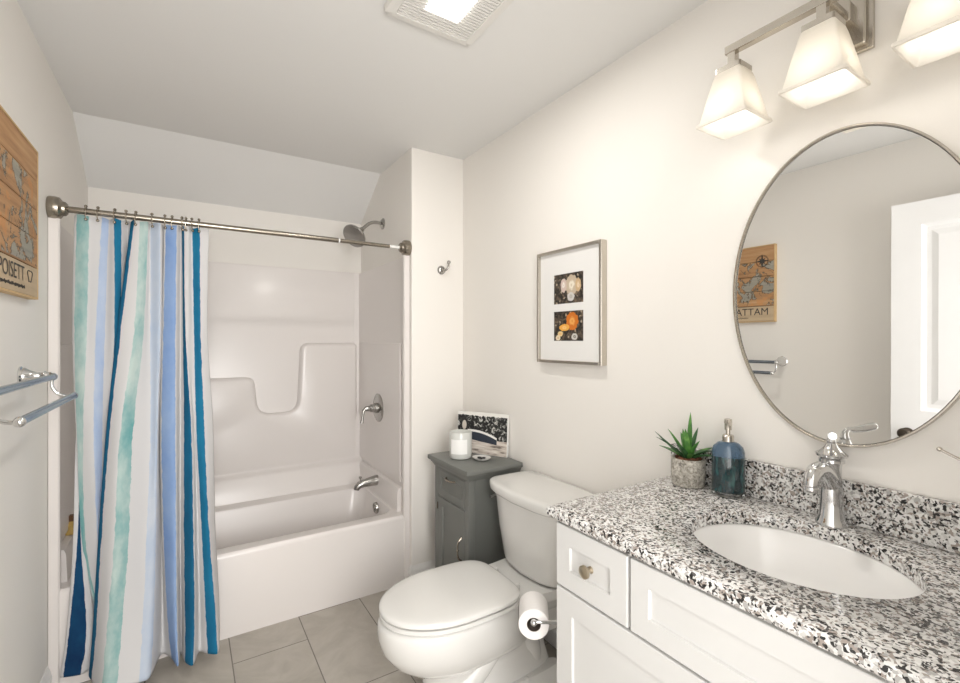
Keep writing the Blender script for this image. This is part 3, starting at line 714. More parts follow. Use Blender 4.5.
def bow_pull(c, d, L, mat, parent):
    """arched pull: c centre on the face, d = unit direction of its length, standing out to -x"""
    c = Vector(c); d = Vector(d); pts = []
    for k in range(13):
        a = -1 + 2 * k / 12; pts.append(c + d * (L / 2 * a) + Vector((-0.022 * (1 - a ** 4), 0, 0)))
    mb = MB().tube(pts, [0.006 if k in (0, 12) else 0.0035 + 0.0015 * abs(k - 6) / 6 for k in range(13)], 10)
    for e in (-1, 1): mb.sphere(c + d * (L / 2 * e), 0.007, 10, 6)
    mb.sphere(c + Vector((-0.022, 0, 0)), 0.0065, 10, 6, (1, 1, 1))
    return build('handle', mb, mat, parent)
bow_pull((bx0 + 0.003, (by0 + by1) / 2, 0.685), (0, 1, 0), 0.085, 'rod', dw)
dd = build('cabinet_door', shaker(bx0 - 0.001, by0 + P + 0.002, by1 - P - 0.002, 0.088, 0.570, 0.014, 0.042, 0.008), 'grey', t, False)
bow_pull((bx0 - 0.001, by0 + P + 0.030, 0.385), (0, 0, 1), 0.11, 'rod', dd)
build('hinge', MB().lathe([(0.004, 0), (0.004, 0.034)], (bx0 - 0.002, by1 - P + 0.001, 0.505), (0, 0, 1), 10), 'bronze', dd)

CT = CZ + 0.001
t = thing('jar_candle', (1.172, 2.03, CZ), 'frosted white jar candle with square white label on grey cabinet', 'candle')
prof = [(0.046, 0.0), (0.054, 0.003), (0.057, 0.012), (0.057, 0.128), (0.055, 0.132), (0.051, 0.130), (0.051, 0.095), (0.003, 0.093)]
build('glass_jar', MB().lathe(prof, (1.172, 2.03, CT), n=40), 'candle', t)
build('wax', MB().lathe([(0.0505, 0.0935), (0.0505, 0.104), (0.003, 0.103)], (1.172, 2.03, CT), n=32), 'wax', t)
mb = MB(); la = math.atan2(-2.03, -1.172) - 0.18
mb.loft([[(1.172 + rr_ * cos(la + a), 2.03 + rr_ * sin(la + a), CT + z) for a in [(-0.78 + 1.56 * i / 14) for i in range(15)]] for rr_, z in ((0.0572, 0.028), (0.0577, 0.028), (0.0577, 0.100), (0.0572, 0.100))], False, False, False)
build('paper_label', mb, 'clabel', t)

a0 = Vector((1.224, 2.158, 0)); a1 = Vector((1.366, 1.900, 0)); dv = (a1 - a0).normalized(); nv = Vector((-dv.y, dv.x, 0))
if nv.x < 0: nv = -nv                                          # towards the corner (away from the camera)
lean = 0.012; H = 0.212
mb = MB(); TH = 0.018
def cpt(s, h, d): return a0 + dv * ((a1 - a0).length * s) + nv * (d + lean * h) + Vector((0, 0, CT + h * H))
mb.v = [cpt(s, h, d) for s in (0, 1) for h in (0, 1) for d in (0, TH)]
mb.f = [(0, 4, 6, 2), (1, 3, 7, 5), (0, 2, 3, 1), (4, 5, 7, 6), (0, 1, 5, 4), (2, 6, 7, 3)]
t = thing('canvas_print', (1.299, 2.02, CZ), 'small black and white harbour photograph block leaning behind the candle', 'picture')
build('canvas_block', mb, 'label', t, False)
mb = MB(); e = 0.0008
mb.v = [cpt(s, h, d) for s in (0.004, 0.996) for h in (0.005, 0.995) for d in (-e, 0)]
mb.f = [(0, 4, 6, 2), (1, 3, 7, 5), (0, 2, 3, 1), (4, 5, 7, 6), (0, 1, 5, 4), (2, 6, 7, 3)]
L_ = (a1 - a0).length
build('photograph', mb, 'harbour', t, False, uvs=lambda v: (((Vector((v[0], v[1], 0)) - a0).dot(dv)) / L_, (v[2] - CT) / H))

t = thing('trinket_dish', (1.238, 1.935, CZ), 'small white oval dish with dark bits lying on the grey cabinet', 'dish')
dd_ = [(0.026, 0.0), (0.040, 0.004), (0.050, 0.011), (0.0515, 0.013), (0.049, 0.0125), (0.036, 0.007), (0.003, 0.005)]
build('dish', MB().lathe(dd_, (1.238, 1.935, CT), n=32, sx=0.85, sy=1.0), 'porcelain', t)
for k, (dx, dy, r) in enumerate(((-0.006, 0.010, 0.011), (0.010, -0.004, 0.009), (-0.012, -0.012, 0.008))):
    tag(build('pebble', MB().sphere((1.238 + dx, 1.935 + dy, CT + 0.009), r, 12, 8, (1, 1.2, 0.45)), 'black'),
        'dark pebble in the white oval dish, ' + ['nearest the harbour photograph', 'on the toilet side', 'on the tub side'][k], 'pebble', 'dark bits in the white dish')

# ---------------------------------------------------------------- toilet
TY = 1.508
toilet = thing('toilet', (1.0, TY, 0), 'white two piece toilet with closed elongated lid beside the vanity', 'toilet')
def egg(xf, xm, xr_, hw, z, n=48, er=2.0, ef=2.0, yo=0.0):
    pts = []
    for i in range(n):
        a = 2 * pi * i / n; c, s = cos(a), sin(a)
        e_ = er if c > 0 else ef
        px = abs(c) ** (2 / e_) * (1 if c > 0 else -1); py = abs(s) ** (2 / e_) * (1 if s > 0 else -1)
        x = xm + px * ((xr_ - xm) if c > 0 else (xm - xf))
        pts.append((x, TY + yo + py * hw, z))
    return pts
bowl = [egg(0.715, 0.86, 1.28, 0.112, 0.0, er=4), egg(0.705, 0.86, 1.29, 0.118, 0.008, er=4), egg(0.708, 0.86, 1.285, 0.116, 0.035, er=4), egg(0.722, 0.86, 1.27, 0.100, 0.055, er=4),
        egg(0.722, 0.86, 1.25, 0.094, 0.12, er=4), egg(0.708, 0.86, 1.24, 0.098, 0.17, er=3), egg(0.690, 0.86, 1.23, 0.106, 0.197, er=3), egg(0.668, 0.86, 1.20, 0.118, 0.205, er=2.6),
        egg(0.635, 0.85, 1.18, 0.140, 0.222, er=2.4), egg(0.595, 0.84, 1.16, 0.162, 0.255, er=2.3), egg(0.565, 0.83, 1.15, 0.178, 0.30, er=2.2), egg(0.553, 0.82, 1.14, 0.185, 0.345, er=2.2),
        egg(0.553, 0.82, 1.13, 0.186, 0.378, er=2.2), egg(0.558, 0.82, 1.12, 0.183, 0.394, er=2.2), egg(0.568, 0.82, 1.10, 0.174, 0.400, er=2.2)]
build('bowl', MB().loft(bowl), 'porcelain', toilet, True, angle=60)
mb = MB()
def deck(hw0, z, xf, xb): return [(xf + 0.03, TY - hw0 * 0.8, z), (xb - 0.01, TY - hw0, z), (xb, TY - hw0 + 0.01, z), (xb, TY + hw0 - 0.01, z), (xb - 0.01, TY + hw0, z), (xf + 0.03, TY + hw0 * 0.8, z), (xf, TY + hw0 * 0.5, z), (xf, TY - hw0 * 0.5, z)]
mb.loft([deck(0.09, 0.20, 1.02, 1.30), deck(0.115, 0.30, 1.0, 1.34), deck(0.165, 0.36, 0.98, 1.37), deck(0.178, 0.385, 0.97, 1.375), deck(0.176, 0.405, 0.975, 1.374)])
build('tank_deck', mb, 'porcelain', toilet, True, angle=40)
for s_ in (-1, 1):                                            # sculpted trapway bulges
    pts = catmull([(0.79, TY + s_ * 0.060, 0.09), (0.88, TY + s_ * 0.068, 0.15), (0.97, TY + s_ * 0.066, 0.225), (1.07, TY + s_ * 0.056, 0.240), (1.15, TY + s_ * 0.044, 0.17), (1.19, TY + s_ * 0.030, 0.03)], 6)
    rs = [0.048] * len(pts)
    build('trapway', MB().tube(pts, rs, 20), 'porcelain', toilet)
    build('floor_foot', MB().loft([egg(1.00, 1.12, 1.30, 0.045, z, yo=s_ * (0.105 - 0.3 * z), er=3, ef=3) for z in (0.001, 0.045)] + [egg(1.02, 1.12, 1.27, 0.028, 0.075, yo=s_ * 0.088, er=3, ef=3)]), 'porcelain', toilet, True, angle=50)
    build('bolt_cap', MB().sphere((1.10, TY + s_ * 0.108, 0.062), 0.016), 'porcelain', toilet)
def seat_ring(d, z, xf=0.560, xr_=1.062, hw=0.187): return egg(xf + d, 0.82, xr_ - d, hw - d, z, 64, er=4.2, ef=2.05)
build('seat', MB().loft([seat_ring(0.024, 0.400), seat_ring(0.024, 0.4045), seat_ring(0.003, 0.405), seat_ring(0.0, 0.408), seat_ring(0.001, 0.417), seat_ring(0.004, 0.4195), seat_ring(0.026, 0.4200), seat_ring(0.026, 0.4245)]), 'seat', toilet, True, angle=30)
lid = [seat_ring(0.026, 0.4246), seat_ring(0.003, 0.4250), seat_ring(0.0, 0.428), seat_ring(0.0, 0.436), seat_ring(0.003, 0.440), seat_ring(0.012, 0.4430), seat_ring(0.04, 0.4455), seat_ring(0.09, 0.447), seat_ring(0.15, 0.4475)]
build('lid', MB().loft(lid), 'seat', toilet, True, angle=40)
for s_ in (-1, 1): build('hinge_cap', MB().loft([rrect(1.045, 1.085, TY + s_ * 0.072 - 0.018, TY + s_ * 0.072 + 0.018, 0.008, z) for z in (0.406, 0.430)] + [rrect(1.050, 1.080, TY + s_ * 0.072 - 0.013, TY + s_ * 0.072 + 0.013, 0.006, 0.436)]), 'seat', toilet)
def tank_ring(xf, hw, bow, z, xb=1.388, d=0.0, n=64):
    pts = []
    for i in range(n):
        a = 2 * pi * i / n; c, s = cos(a), sin(a); e_ = 7.0
        py = abs(s) ** (2 / e_) * (1 if s > 0 else -1); px = abs(c) ** (2 / e_) * (1 if c > 0 else -1)
        y = py * (hw - d); xm = (xf + xb) / 2
        x = xm + px * ((xb - xf) / 2 - d)
        if px < 0: x -= bow * (1 - (y / hw) ** 2) * (-px)
        pts.append((x, TY + y + 0.004, z))
    return pts
build('tank', MB().loft([tank_ring(1.205, 0.160, 0.035, 0.408), tank_ring(1.190, 0.172, 0.036, 0.415), tank_ring(1.186, 0.178, 0.036, 0.43), tank_ring(1.175, 0.205, 0.036, 0.56), tank_ring(1.168, 0.228, 0.036, 0.705)]), 'porcelain', toilet, True, angle=60)
build('tank_lid', MB().loft([tank_ring(1.168, 0.228, 0.036, 0.7052), tank_ring(1.152, 0.240, 0.036, 0.707), tank_ring(1.147, 0.245, 0.036, 0.714), tank_ring(1.146, 0.246, 0.036, 0.738), tank_ring(1.149, 0.243, 0.036, 0.745), tank_ring(1.156, 0.236, 0.036, 0.749), tank_ring(1.175, 0.22, 0.036, 0.751)]), 'porcelain', toilet, True, angle=60)
build('flush_lever', MB().lathe([(0.012, 0), (0.012, 0.010), (0.004, 0.012)], (1.215, TY + 0.226, 0.665), (0, 1, 0)).tube([(1.215, TY + 0.242, 0.665), (1.19, TY + 0.244, 0.663), (1.165, TY + 0.242, 0.658)], [0.006, 0.006, 0.008], 10), 'chrome', toilet)

# ---------------------------------------------------------------- vanity
VX, VY0, VY1, VZ = 0.862, 0.005, 0.957, 0.886
van = thing('vanity_cabinet', (1.13, 0.48, 0), 'white shaker vanity cabinet under the granite countertop', 'vanity')
mb = MB()
mb.box((VX, VY0, 0.10), (XR - 0.002, VY0 + 0.018, VZ)).box((VX, VY1 - 0.018, 0.10), (XR - 0.002, VY1, VZ)).box((VX + 0.06, VY0, 0.0), (XR - 0.02, VY1, 0.10))
mb.box((VX, VY0 + 0.018, 0.10), (XR - 0.002, VY1 - 0.018, 0.118)).box((XR - 0.02, VY0 + 0.018, 0.118), (XR - 0.002, VY1 - 0.018, VZ))
mb.box((VX, VY0 + 0.018, VZ - 0.03), (VX + 0.018, VY1 - 0.018, VZ)).box((VX, VY0 + 0.018, 0.70), (VX + 0.018, VY1 - 0.018, 0.73)).box((VX, 0.684, 0.73), (VX + 0.018, 0.716, VZ - 0.03)).box((VX, 0.228, 0.73), (VX + 0.018, 0.260, VZ - 0.03))
mb.box((VX, 0.455, 0.118), (VX + 0.018, 0.5, 0.70))
build('carcass', mb, 'vanity', van, False)
FX = VX - 0.019
def knob(c, parent):
    return build('knob', MB().lathe([(0.009, 0), (0.009, 0.002), (0.0055, 0.005), (0.0055, 0.014), (0.012, 0.017), (0.0165, 0.021), (0.016, 0.026), (0.010, 0.029), (0.002, 0.030)], c, (-1, 0, 0), 28), 'brass', parent)
for y0, y1, nm in ((0.706, 0.943, 'drawer_front'), (0.249, 0.697, 'false_front'), (0.010, 0.240, 'drawer_front')):
    d_ = build(nm, shaker(FX, y0, y1, 0.716, 0.879, 0.0185, 0.050 if nm == 'drawer_front' else 0.048, 0.007, 0.0015, 0.002), 'vanity', van, False)
    if nm == 'drawer_front': knob((FX + 0.0075, (y0 + y1) / 2, 0.797), d_)
for y0, y1, ky in ((0.480, 0.943, 0.515), (0.010, 0.474, 0.44)):
    d_ = build('cabinet_door', shaker(FX, y0, y1, 0.112, 0.709, 0.0185, 0.058, 0.007, 0.0015, 0.002), 'vanity', van, False)
    knob((FX + 0.001, ky, 0.63), d_)

# countertop with elliptical cut-out, eased edge and backsplash
KX0, KX1, KY0, KY1, KZ = 0.833, XR - 0.002, 0.0, 0.972, 0.917
SCX, SCY, SA, SB = 1.122, 0.487, 0.178, 0.212
top = thing('granite_countertop', (1.115, 0.486, VZ), 'speckled grey granite countertop with backsplash and oval sink cutout', 'countertop')
ang = [2 * pi * i / 96 for i in range(96)]
corners = [(KX0, KY0), (KX1, KY0), (KX1, KY1), (KX0, KY1)]
ang = sorted(ang + [math.atan2(y - SCY, x - SCX) % (2 * pi) for x, y in corners])
def rect_hit(a, i):
    c, s = cos(a), sin(a); t_ = 1e9
    if c > 1e-9: t_ = min(t_, (KX1 - i - SCX) / c)
    if c < -1e-9: t_ = min(t_, (KX0 + i - SCX) / c)
    if s > 1e-9: t_ = min(t_, (KY1 - i - SCY) / s)
    if s < -1e-9: t_ = min(t_, (KY0 + i - SCY) / s)
    return (SCX + c * t_, SCY + s * t_)
def ell(a, d):
    # point of the ellipse in direction a
    c, s = cos(a), sin(a); r = 1 / math.sqrt((c / (SA - d)) ** 2 + (s / (SB - d)) ** 2)
    return (SCX + c * r, SCY + s * r)
seq = []
for f_, z in ((lambda a: ell(a, 0), VZ + 0.001), (lambda a: rect_hit(a, 0.006), VZ + 0.001), (lambda a: rect_hit(a, 0.0015), VZ + 0.004), (lambda a: rect_hit(a, 0), VZ + 0.010), (lambda a: rect_hit(a, 0), KZ - 0.007),
              (lambda a: rect_hit(a, 0.002), KZ - 0.002), (lambda a: rect_hit(a, 0.007), KZ), (lambda a: ell(a, -0.003), KZ), (lambda a: ell(a, 0), KZ - 0.003), (lambda a: ell(a, 0), VZ + 0.001)):
    seq.append([(*f_(a), z) for a in ang])
build('counter_slab', MB().loft(seq, False, False), 'granite', top, True, angle=50)
build('backsplash', MB().box((KX1 - 0.020, KY0, KZ + 0.0003), (KX1, KY1 - 0.002, KZ + 0.104), 0.002, 2), 'granite', top, False)

sink = thing('undermount_sink', (SCX, SCY, VZ), 'white oval undermount sink set into the granite countertop', 'sink')
def el(d, z, n=64): return [(SCX + (SA + d) * cos(2 * pi * i / n), SCY + (SB + d) * sin(2 * pi * i / n), z) for i in range(n)]
build('basin', MB().loft([el(0.02, VZ - 0.014), el(0.02, VZ), el(0.004, VZ), el(-0.001, VZ - 0.004), el(-0.012, VZ - 0.04), el(-0.035, VZ - 0.09), el(-0.075, VZ - 0.125), el(-0.115, VZ - 0.138), el(-0.150, VZ - 0.142)], False, True), 'sinkwhite', sink, True, angle=70)
build('drain', MB().lathe([(0.003, 0.004), (0.018, 0.004), (0.022, 0.002), (0.022, 0.0)], (SCX, SCY, VZ - 0.1415)), 'chrome', sink)

# faucet
FXc, FYc = 1.341, 0.497
fa_ = thing('faucet', (FXc, FYc, KZ), 'polished chrome single lever faucet behind the oval sink', 'faucet')
Z0 = KZ + 0.0005
build('faucet_body', MB().lathe([(0.034, 0), (0.034, 0.005), (0.030, 0.012), (0.0265, 0.022), (0.0235, 0.06), (0.0215, 0.10), (0.0205, 0.140), (0.022, 0.150), (0.027, 0.153), (0.027, 0.160), (0.024, 0.163)], (FXc, FYc, Z0), n=40), 'chrome', fa_)
build('faucet_cap', MB().lathe([(0.024, 0.163), (0.033, 0.168), (0.034, 0.173), (0.024, 0.180), (0.014, 0.190), (0.010, 0.199), (0.012, 0.203)], (FXc, FYc, Z0), n=40), 'chrome', fa_)
pts = catmull([(FXc - 0.005, FYc, Z0 + 0.100), (FXc - 0.030, FYc, Z0 + 0.126), (FXc - 0.060, FYc, Z0 + 0.143), (FXc - 0.090, FYc, Z0 + 0.141), (FXc - 0.106, FYc, Z0 + 0.122), (FXc - 0.108, FYc, Z0 + 0.106)], 5)
nn = len(pts); build('spout', MB().tube(pts, [0.021 - 0.006 * k / (nn - 1) for k in range(nn)], 20).lathe([(0.0165, 0), (0.0175, -0.004), (0.0165, -0.012), (0.010, -0.012)], (FXc - 0.108, FYc, Z0 + 0.110)), 'chrome', fa_)
ld = Vector((-0.93, -0.36, 0)).normalized()
pb = Vector((FXc, FYc, Z0 + 0.200))
pts = catmull([pb, pb + Vector((0, 0, 0.014)), pb + ld * 0.010 + Vector((0, 0, 0.024)), pb + ld * 0.030 + Vector((0, 0, 0.023)), pb + ld * 0.060 + Vector((0, 0, 0.026)), pb + ld * 0.088 + Vector((0, 0, 0.030)), pb + ld * 0.094 + Vector((0, 0, 0.031))], 5)
nn = len(pts); rs = []
for k in range(nn):
    u = k / (nn - 1); rs.append(0.010 - 0.005 * min(1, u / 0.35) if u < 0.35 else 0.005 + 0.005 * sin((u - 0.35) / 0.65 * pi * 0.8))
rs[-1] = 0.003
build('lever_handle', MB().tube(pts, rs, 16), 'chrome', fa_)

# potted succulent
PXc, PYc = 1.325, 0.872
pt = thing('potted_succulent', (PXc, PYc, KZ), 'spiky green succulent in a mottled stone pot beside the soap dispenser', 'potted plant')
build('pot', MB().lathe([(0.042, 0), (0.046, 0.003), (0.049, 0.03), (0.050, 0.082), (0.048, 0.086), (0.043, 0.085), (0.042, 0.07), (0.003, 0.068)], (PXc, PYc, KZ + 0.0005), n=36), 'pot', pt)
mb = MB().lathe([(0.0418, 0.068), (0.040, 0.078), (0.028, 0.083), (0.003, 0.085)], (PXc, PYc, KZ + 0.0005), n=24)
rnd = random.Random(3)
for i in range(26):
    a = rnd.uniform(0, 2 * pi); r = 0.036 * math.sqrt(rnd.random()); mb.sphere((PXc + r * cos(a), PYc + r * sin(a), KZ + 0.084), rnd.uniform(0.004, 0.008), 6, 4, (1, 1.3, 0.6))
build('bark_chips', mb, 'soil', pt)
def leaf(az, tilt, L, w, curl, mat):
    d = Vector((cos(az), sin(az), 0)); side = Vector((-sin(az), cos(az), 0))
    L *= 1.14; w *= 1.08
    base = Vector((PXc, PYc, KZ + 0.083)) + d * 0.006
    rings = []; N = 10; p = base.copy(); th = tilt
    for k in range(N + 1):
        u = k / N
        ww = w * (0.75 + 0.6 * u) * (1 - u ** 2.2) + 0.0004
        t_ = (d * cos(th) + Vector((0, 0, 1)) * sin(th)); nrm = (-d * sin(th) + Vector((0, 0, 1)) * cos(th))
        thick = 0.0032 * (1 - u ** 1.5) + 0.0004
        rings.append([p + side * ww + nrm * ww * 0.35, p + nrm * thick * 0.3, p - side * ww + nrm * ww * 0.35, p - side * ww * 0.5 - nrm * thick, p - nrm * thick * 1.3, p + side * ww * 0.5 - nrm * thick])
        p = p + t_ * (L / N); th -= curl / N
    return build('leaf', MB().loft(rings), mat, pt, True, angle=60)
vw = math.atan2(PYc, PXc)                                     # azimuth away from the camera
L_side = vw + pi / 2; R_side = vw - pi / 2
for az, tilt, L, w, curl, m_ in [
    (R_side + 1.2, 1.42, 0.125, 0.0085, -0.12, 'leaf'), (vw + 2.9, 1.35, 0.088, 0.0100, 0.1, 'leaf'), (L_side + 0.6, 1.05, 0.100, 0.0085, 0.15, 'leaf'),
    (L_side, 0.62, 0.105, 0.0085, -0.18, 'leaf2'), (L_side + 0.35, 0.78, 0.100, 0.0080, 0.35, 'leaf2'), (L_side - 0.5, 0.35, 0.085, 0.0085, 0.25, 'leaf'),
    (R_side, 0.80, 0.070, 0.0095, 0.95, 'leaf2'), (R_side - 0.45, 0.55, 0.080, 0.0085, 0.75, 'leaf2'), (R_side + 0.5, 0.60, 0.078, 0.009, 0.5, 'leaf'),
    (vw + pi + 0.3, 0.75, 0.060, 0.0095, 0.7, 'leaf'), (vw + pi - 0.5, 0.95, 0.072, 0.010, 0.5, 'leaf2'), (vw + 0.3, 0.9, 0.085, 0.009, 0.3, 'leaf'),
    (vw - 0.6, 1.15, 0.090, 0.0085, 0.1, 'leaf2'), (L_side + 1.1, 1.25, 0.088, 0.0095, -0.1, 'leaf'), (R_side - 0.9, 1.1, 0.070, 0.009, 0.3, 'leaf')]:
    leaf(az, tilt, L, w, curl, m_)

# soap dispenser
DXc, DYc = 1.333, 0.750
sd = thing('soap_dispenser', (DXc, DYc, KZ), 'dark blue ribbed glass soap dispenser with nickel pump beside the succulent', 'soap dispenser')
da = math.atan2(DYc, DXc) + pi / 2 + 0.05
def oval(a_, b_, z, n=48, rib=0.0):
    out = []; a_ *= 0.95; b_ *= 0.95
    for i in range(n):
        t_ = 2 * pi * i / n; k = 1 + (rib if i % 2 else 0)
        x, y = a_ * k * cos(t_), b_ * k * sin(t_)
        out.append((DXc + x * cos(da) - y * sin(da), DYc + x * sin(da) + y * cos(da), KZ + 0.0005 + z))
    return out
build('glass_foot', MB().loft([oval(0.043, 0.030, 0.0), oval(0.046, 0.033, 0.003), oval(0.046, 0.033, 0.011), oval(0.044, 0.031, 0.013)]), 'glass', sd)
build('soap_fill', MB().loft([oval(0.044, 0.031, 0.0133), oval(0.0455, 0.0325, 0.018, rib=0.012), oval(0.0455, 0.0325, 0.112, rib=0.012), oval(0.0450, 0.0320, 0.114, rib=0.012)]), 'soap', sd)
build('glass_shoulder', MB().loft([oval(0.0452, 0.0322, 0.1142, rib=0.012), oval(0.0448, 0.032, 0.128, rib=0.02), oval(0.040, 0.030, 0.143, rib=0.02), oval(0.028, 0.024, 0.154, rib=0.015), oval(0.016, 0.016, 0.158)]), 'blueglass', sd)
build('pump_collar', MB().lathe([(0.0155, 0.157), (0.0155, 0.174), (0.013, 0.177), (0.006, 0.178), (0.006, 0.190), (0.0095, 0.191), (0.0095, 0.208), (0.011, 0.211), (0.010, 0.222), (0.003, 0.224)], (DXc, DYc, KZ + 0.0005), n=24), 'nickel', sd)
build('pump_nozzle', MB().tube([(DXc, DYc, KZ + 0.216), (DXc - 0.016, DYc - 0.014, KZ + 0.217), (DXc - 0.028, DYc - 0.024, KZ + 0.212)], [0.0055, 0.005, 0.004], 10), 'nickel', sd)

# toilet paper on an arm fixed to the vanity side
rc = Vector((0.858, 1.058, 0.550)); ra = Vector((0.62, 0.785, 0)).normalized()
h = thing('paper_holder', (0.985, VY1, 0.545), 'chrome toilet paper holder arm on the side of the vanity', 'paper holder')
build('mount_plate', MB().lathe([(0.022, 0.0005), (0.022, 0.006), (0.010, 0.010)], (0.985, VY1, 0.545), (0, 1, 0)), 'chrome', h)
build('holder_arm', MB().tube([(0.985, VY1 + 0.005, 0.545), (0.985, VY1 + 0.020, 0.545), (0.978, VY1 + 0.030, 0.545), (0.93, 1.008, 0.545), rc - ra * 0.010 + Vector((0.006, -0.004, 0)), rc - ra * 0.012, rc - ra * 0.004, rc + ra * 0.03, rc + ra * 0.115], 0.0048, 12).sphere(rc - ra * 0.013, 0.0095, 14, 10), 'chrome', h)
roll = thing('toilet_paper_roll', rc + Vector((0, 0, -0.05)), 'white toilet paper roll on chrome holder between toilet and vanity', 'toilet paper')
build('paper', MB().lathe([(0.0205, 0.0), (0.0435, 0.0), (0.0450, 0.002), (0.0450, 0.100), (0.0435, 0.102), (0.0205, 0.102), (0.0205, 0.0)], rc + Vector((0, 0, -0.0143)), ra, 48, False, False), 'paper', roll)
build('core', MB().lathe([(0.0203, 0.001), (0.0203, 0.101), (0.0192, 0.101), (0.0192, 0.001), (0.0203, 0.001)], rc + Vector((0, 0, -0.0143)), ra, 32, False, False), 'card', roll)
mb = MB(); sdv = Vector((ra.y, -ra.x, 0)); cc = rc + Vector((0, 0, -0.0143)); r1 = 0.0454
rows_ = []
for k in range(9):
    u = k / 8
    for off in (0, 1): pass
    rows_.append([cc + ra * (0.002 + 0.098 * i / 10) - sdv * (r1 + 0.0004) + Vector((0, 0, 0.012 - 0.052 * u + (0.006 * sin(i * 2.3) if k == 8 else 0))) for i in range(11)])
back = [[p - sdv * 0.0008 for p in r] for r in rows_]
n0 = mb.add([p for r in rows_ for p in r], [(k * 11 + i, k * 11 + i + 1, (k + 1) * 11 + i + 1, (k + 1) * 11 + i) for k in range(8) for i in range(10)])
mb.add([p for r in back for p in r], [(k * 11 + i, (k + 1) * 11 + i, (k + 1) * 11 + i + 1, k * 11 + i + 1) for k in range(8) for i in range(10)])
build('loose_sheet', mb, 'paper', roll, True)

# ---------------------------------------------------------------- mirror
MCY, MCZ, MA, MBz = 0.490, 1.502, 0.270, 0.397
mr = thing('oval_mirror', (XR, MCY, MCZ - MBz), 'large oval wall mirror with thin silver frame above the faucet', 'mirror')
def me_(d, x, n=96): return [(x, MCY + (MA + d) * cos(2 * pi * i / n), MCZ + (MBz + d) * sin(2 * pi * i / n)) for i in range(n)]
build('mirror_glass', MB().loft([me_(-0.007, XR - 0.004), me_(-0.007, XR - 0.013)]), 'mirror', mr, True, angle=20)
mr.rotation_euler = (0, R(0.28), 0); mr.location.x -= 0.0045
build('frame', MB().loft([me_(0, XR - 0.001), me_(0, XR - 0.024), me_(-0.001, XR - 0.025), me_(-0.004, XR - 0.025), me_(-0.005, XR - 0.024), me_(-0.0068, XR - 0.0135), me_(-0.0068, XR - 0.001)], False, False), 'nickel', mr, True, angle=40)

# ---------------------------------------------------------------- vanity light with three shades
LXc, LYs = 1.262, (0.695, 0.484, 0.273)
vl = thing('vanity_light', (XR, LYs[1], 2.16), 'three shade brushed nickel vanity light above the oval mirror', 'wall light')
build('back_plate', MB().box((XR - 0.012, 0.428, 2.072), (XR - 0.0005, 0.540, 2.285), 0.003).box((XR - 0.026, 0.440, 2.084), (XR - 0.011, 0.528, 2.273), 0.004), 'nickel', vl, False)
build('bar', MB().box((LXc - 0.013, LYs[2] - 0.018, 2.153), (LXc + 0.009, LYs[0] + 0.018, 2.175), 0.002), 'nickel', vl, False)
build('support_arm', MB().box((LXc - 0.002, 0.470, 2.156), (XR - 0.02, 0.498, 2.172), 0.003).box((XR - 0.05, 0.462, 2.142), (XR - 0.024, 0.506, 2.190), 0.003), 'nickel', vl, False)
BZ, TZ = 1.957, 2.098
for y in LYs:
    def sq(hx, hy, z): return rrect(LXc - hx, LXc + hx, y - hy, y + hy, 0.006, z, 4)
    st = build('lamp_holder', MB().box((LXc - 0.012, y - 0.010, 2.118), (LXc + 0.008, y + 0.010, 2.153)).loft([sq(0.034, 0.034, 2.098), sq(0.034, 0.034, 2.112), sq(0.020, 0.020, 2.120)]), 'nickel', vl, False)
    prof = [(0.028, 2.104), (0.034, 2.098), (0.038, 2.085), (0.052, 2.02), (0.0625, 1.968), (0.069, 1.964), (0.069, 1.957), (0.064, 1.956), (0.058, 1.966), (0.048, 2.02), (0.034, 2.085), (0.030, 2.094)]
    sh = build('lamp_shade', MB().loft([sq(r, r, z) for r, z in prof], False, False), 'shade', vl, True, angle=30)
    build('bulb', MB().sphere((LXc, y, 2.035), 0.022, 20, 14, (1, 1, 1.3)), 'bulb', vl)
    l = bpy.data.lights.new('bulb_light', 'POINT'); l.energy = 0.3; l.color = (1.0, 0.965, 0.91); l.shadow_soft_size = 0.03
    lo_ = bpy.data.objects.new('bulb_light', l); COL.objects.link(lo_); lo_.parent = vl; lo_.location = Vector((LXc, y, 1.995)) - vl.location

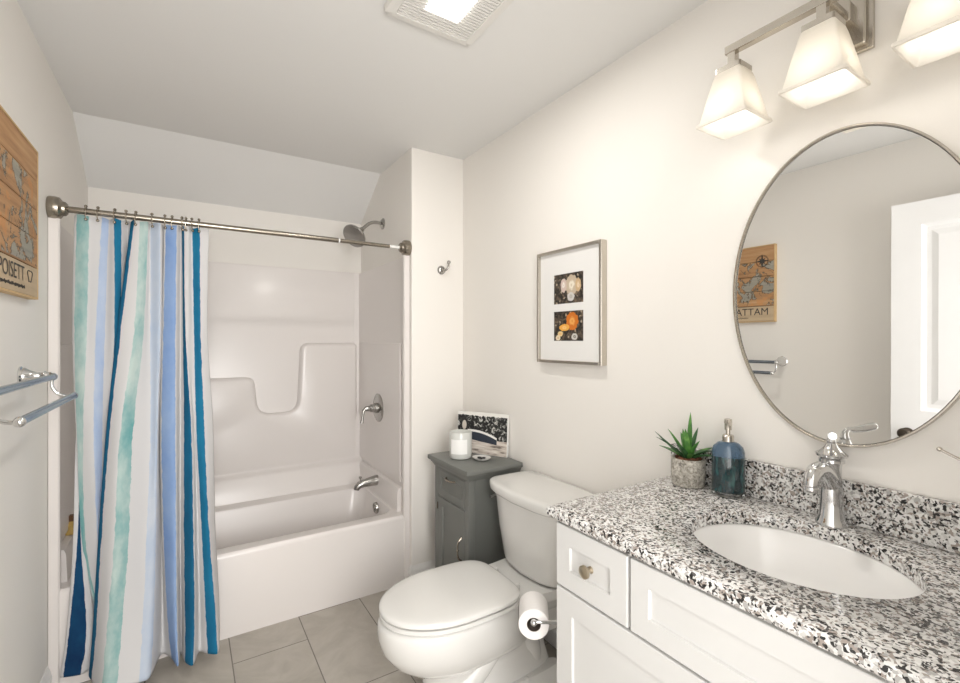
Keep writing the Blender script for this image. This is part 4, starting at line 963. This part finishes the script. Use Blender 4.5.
# ---------------------------------------------------------------- ceiling fan light
FXm, FYm, FH = 0.703, 1.277, 0.166
fan = thing('ceiling_fan_light', (FXm, FYm, ZC), 'square white ceiling vent fan with a lit lens in the middle', 'ceiling light')
def fq(i, z, r=0.022): return rrect(FXm - FH + i, FXm + FH - i, FYm - FH + i, FYm + FH - i, max(0.004, r - i * 0.4), z, 5)
build('cover', MB().loft([fq(0, ZC - 0.0005), fq(0, ZC - 0.010), fq(0.004, ZC - 0.016), fq(0.030, ZC - 0.022), fq(0.034, ZC - 0.022), fq(0.036, ZC - 0.018), fq(0.036, ZC - 0.014)], True, True), 'plastic', fan, True, angle=40)
mb = MB()
y = FYm - FH + 0.042
LH = 0.060
while y < FYm + FH - 0.040:
    segs = [(FXm - FH + 0.036, FXm + FH - 0.036)]
    if abs(y - FYm) < LH + 0.004: segs = [(FXm - FH + 0.036, FXm - LH), (FXm + LH, FXm + FH - 0.036)]
    for a, b in segs: mb.box((a, y - 0.0044, ZC - 0.0215), (b, y + 0.0044, ZC - 0.0145))
    y += 0.0130
build('grille_slats', mb, 'plastic', fan, False)
build('grille_recess', MB().box((FXm - FH + 0.037, FYm - FH + 0.037, ZC - 0.0147), (FXm + FH - 0.037, FYm + FH - 0.037, ZC - 0.0141)), 'slot', fan, False)
build('lens', MB().loft([rrect(FXm - LH, FXm + LH, FYm - LH, FYm + LH, 0.006, ZC - 0.0142, 4), rrect(FXm - LH, FXm + LH, FYm - LH, FYm + LH, 0.006, ZC - 0.0225, 4), rrect(FXm - LH + 0.004, FXm + LH - 0.004, FYm - LH + 0.004, FYm + LH - 0.004, 0.005, ZC - 0.0245, 4)]), 'lens', fan, True)
l = area_light('fan_lamp', (FXm, FYm, ZC - 0.030), (0, 0, 0), 0.11, 0.11, 6.5, (1.0, 0.97, 0.92)); l.parent = fan; l.location = Vector((FXm, FYm, ZC - 0.030)) - fan.location

# ---------------------------------------------------------------- hand towel holder at the right edge of the view
t = thing('hand_towel_holder', (XR, 0.17, 1.13), 'thin curved nickel towel holder on right wall near picture edge', 'towel holder')
pts = catmull([(1.352, 0.305, 1.137), (1.352, 0.285, 1.127), (1.352, 0.25, 1.112), (1.352, 0.20, 1.105), (1.352, 0.15, 1.112), (1.352, 0.12, 1.14), (1.352, 0.115, 1.19)], 5)
build('holder_loop', MB().tube(pts, 0.0028, 10).sphere((1.352, 0.306, 1.1375), 0.005, 10, 8), 'nickel', t)
build('wall_post', MB().lathe([(0.024, 0.0005), (0.024, 0.006), (0.008, 0.012), (0.008, 0.046), (0.003, 0.05)], (XR, 0.115, 1.19), (-1, 0, 0), 24), 'nickel', t)
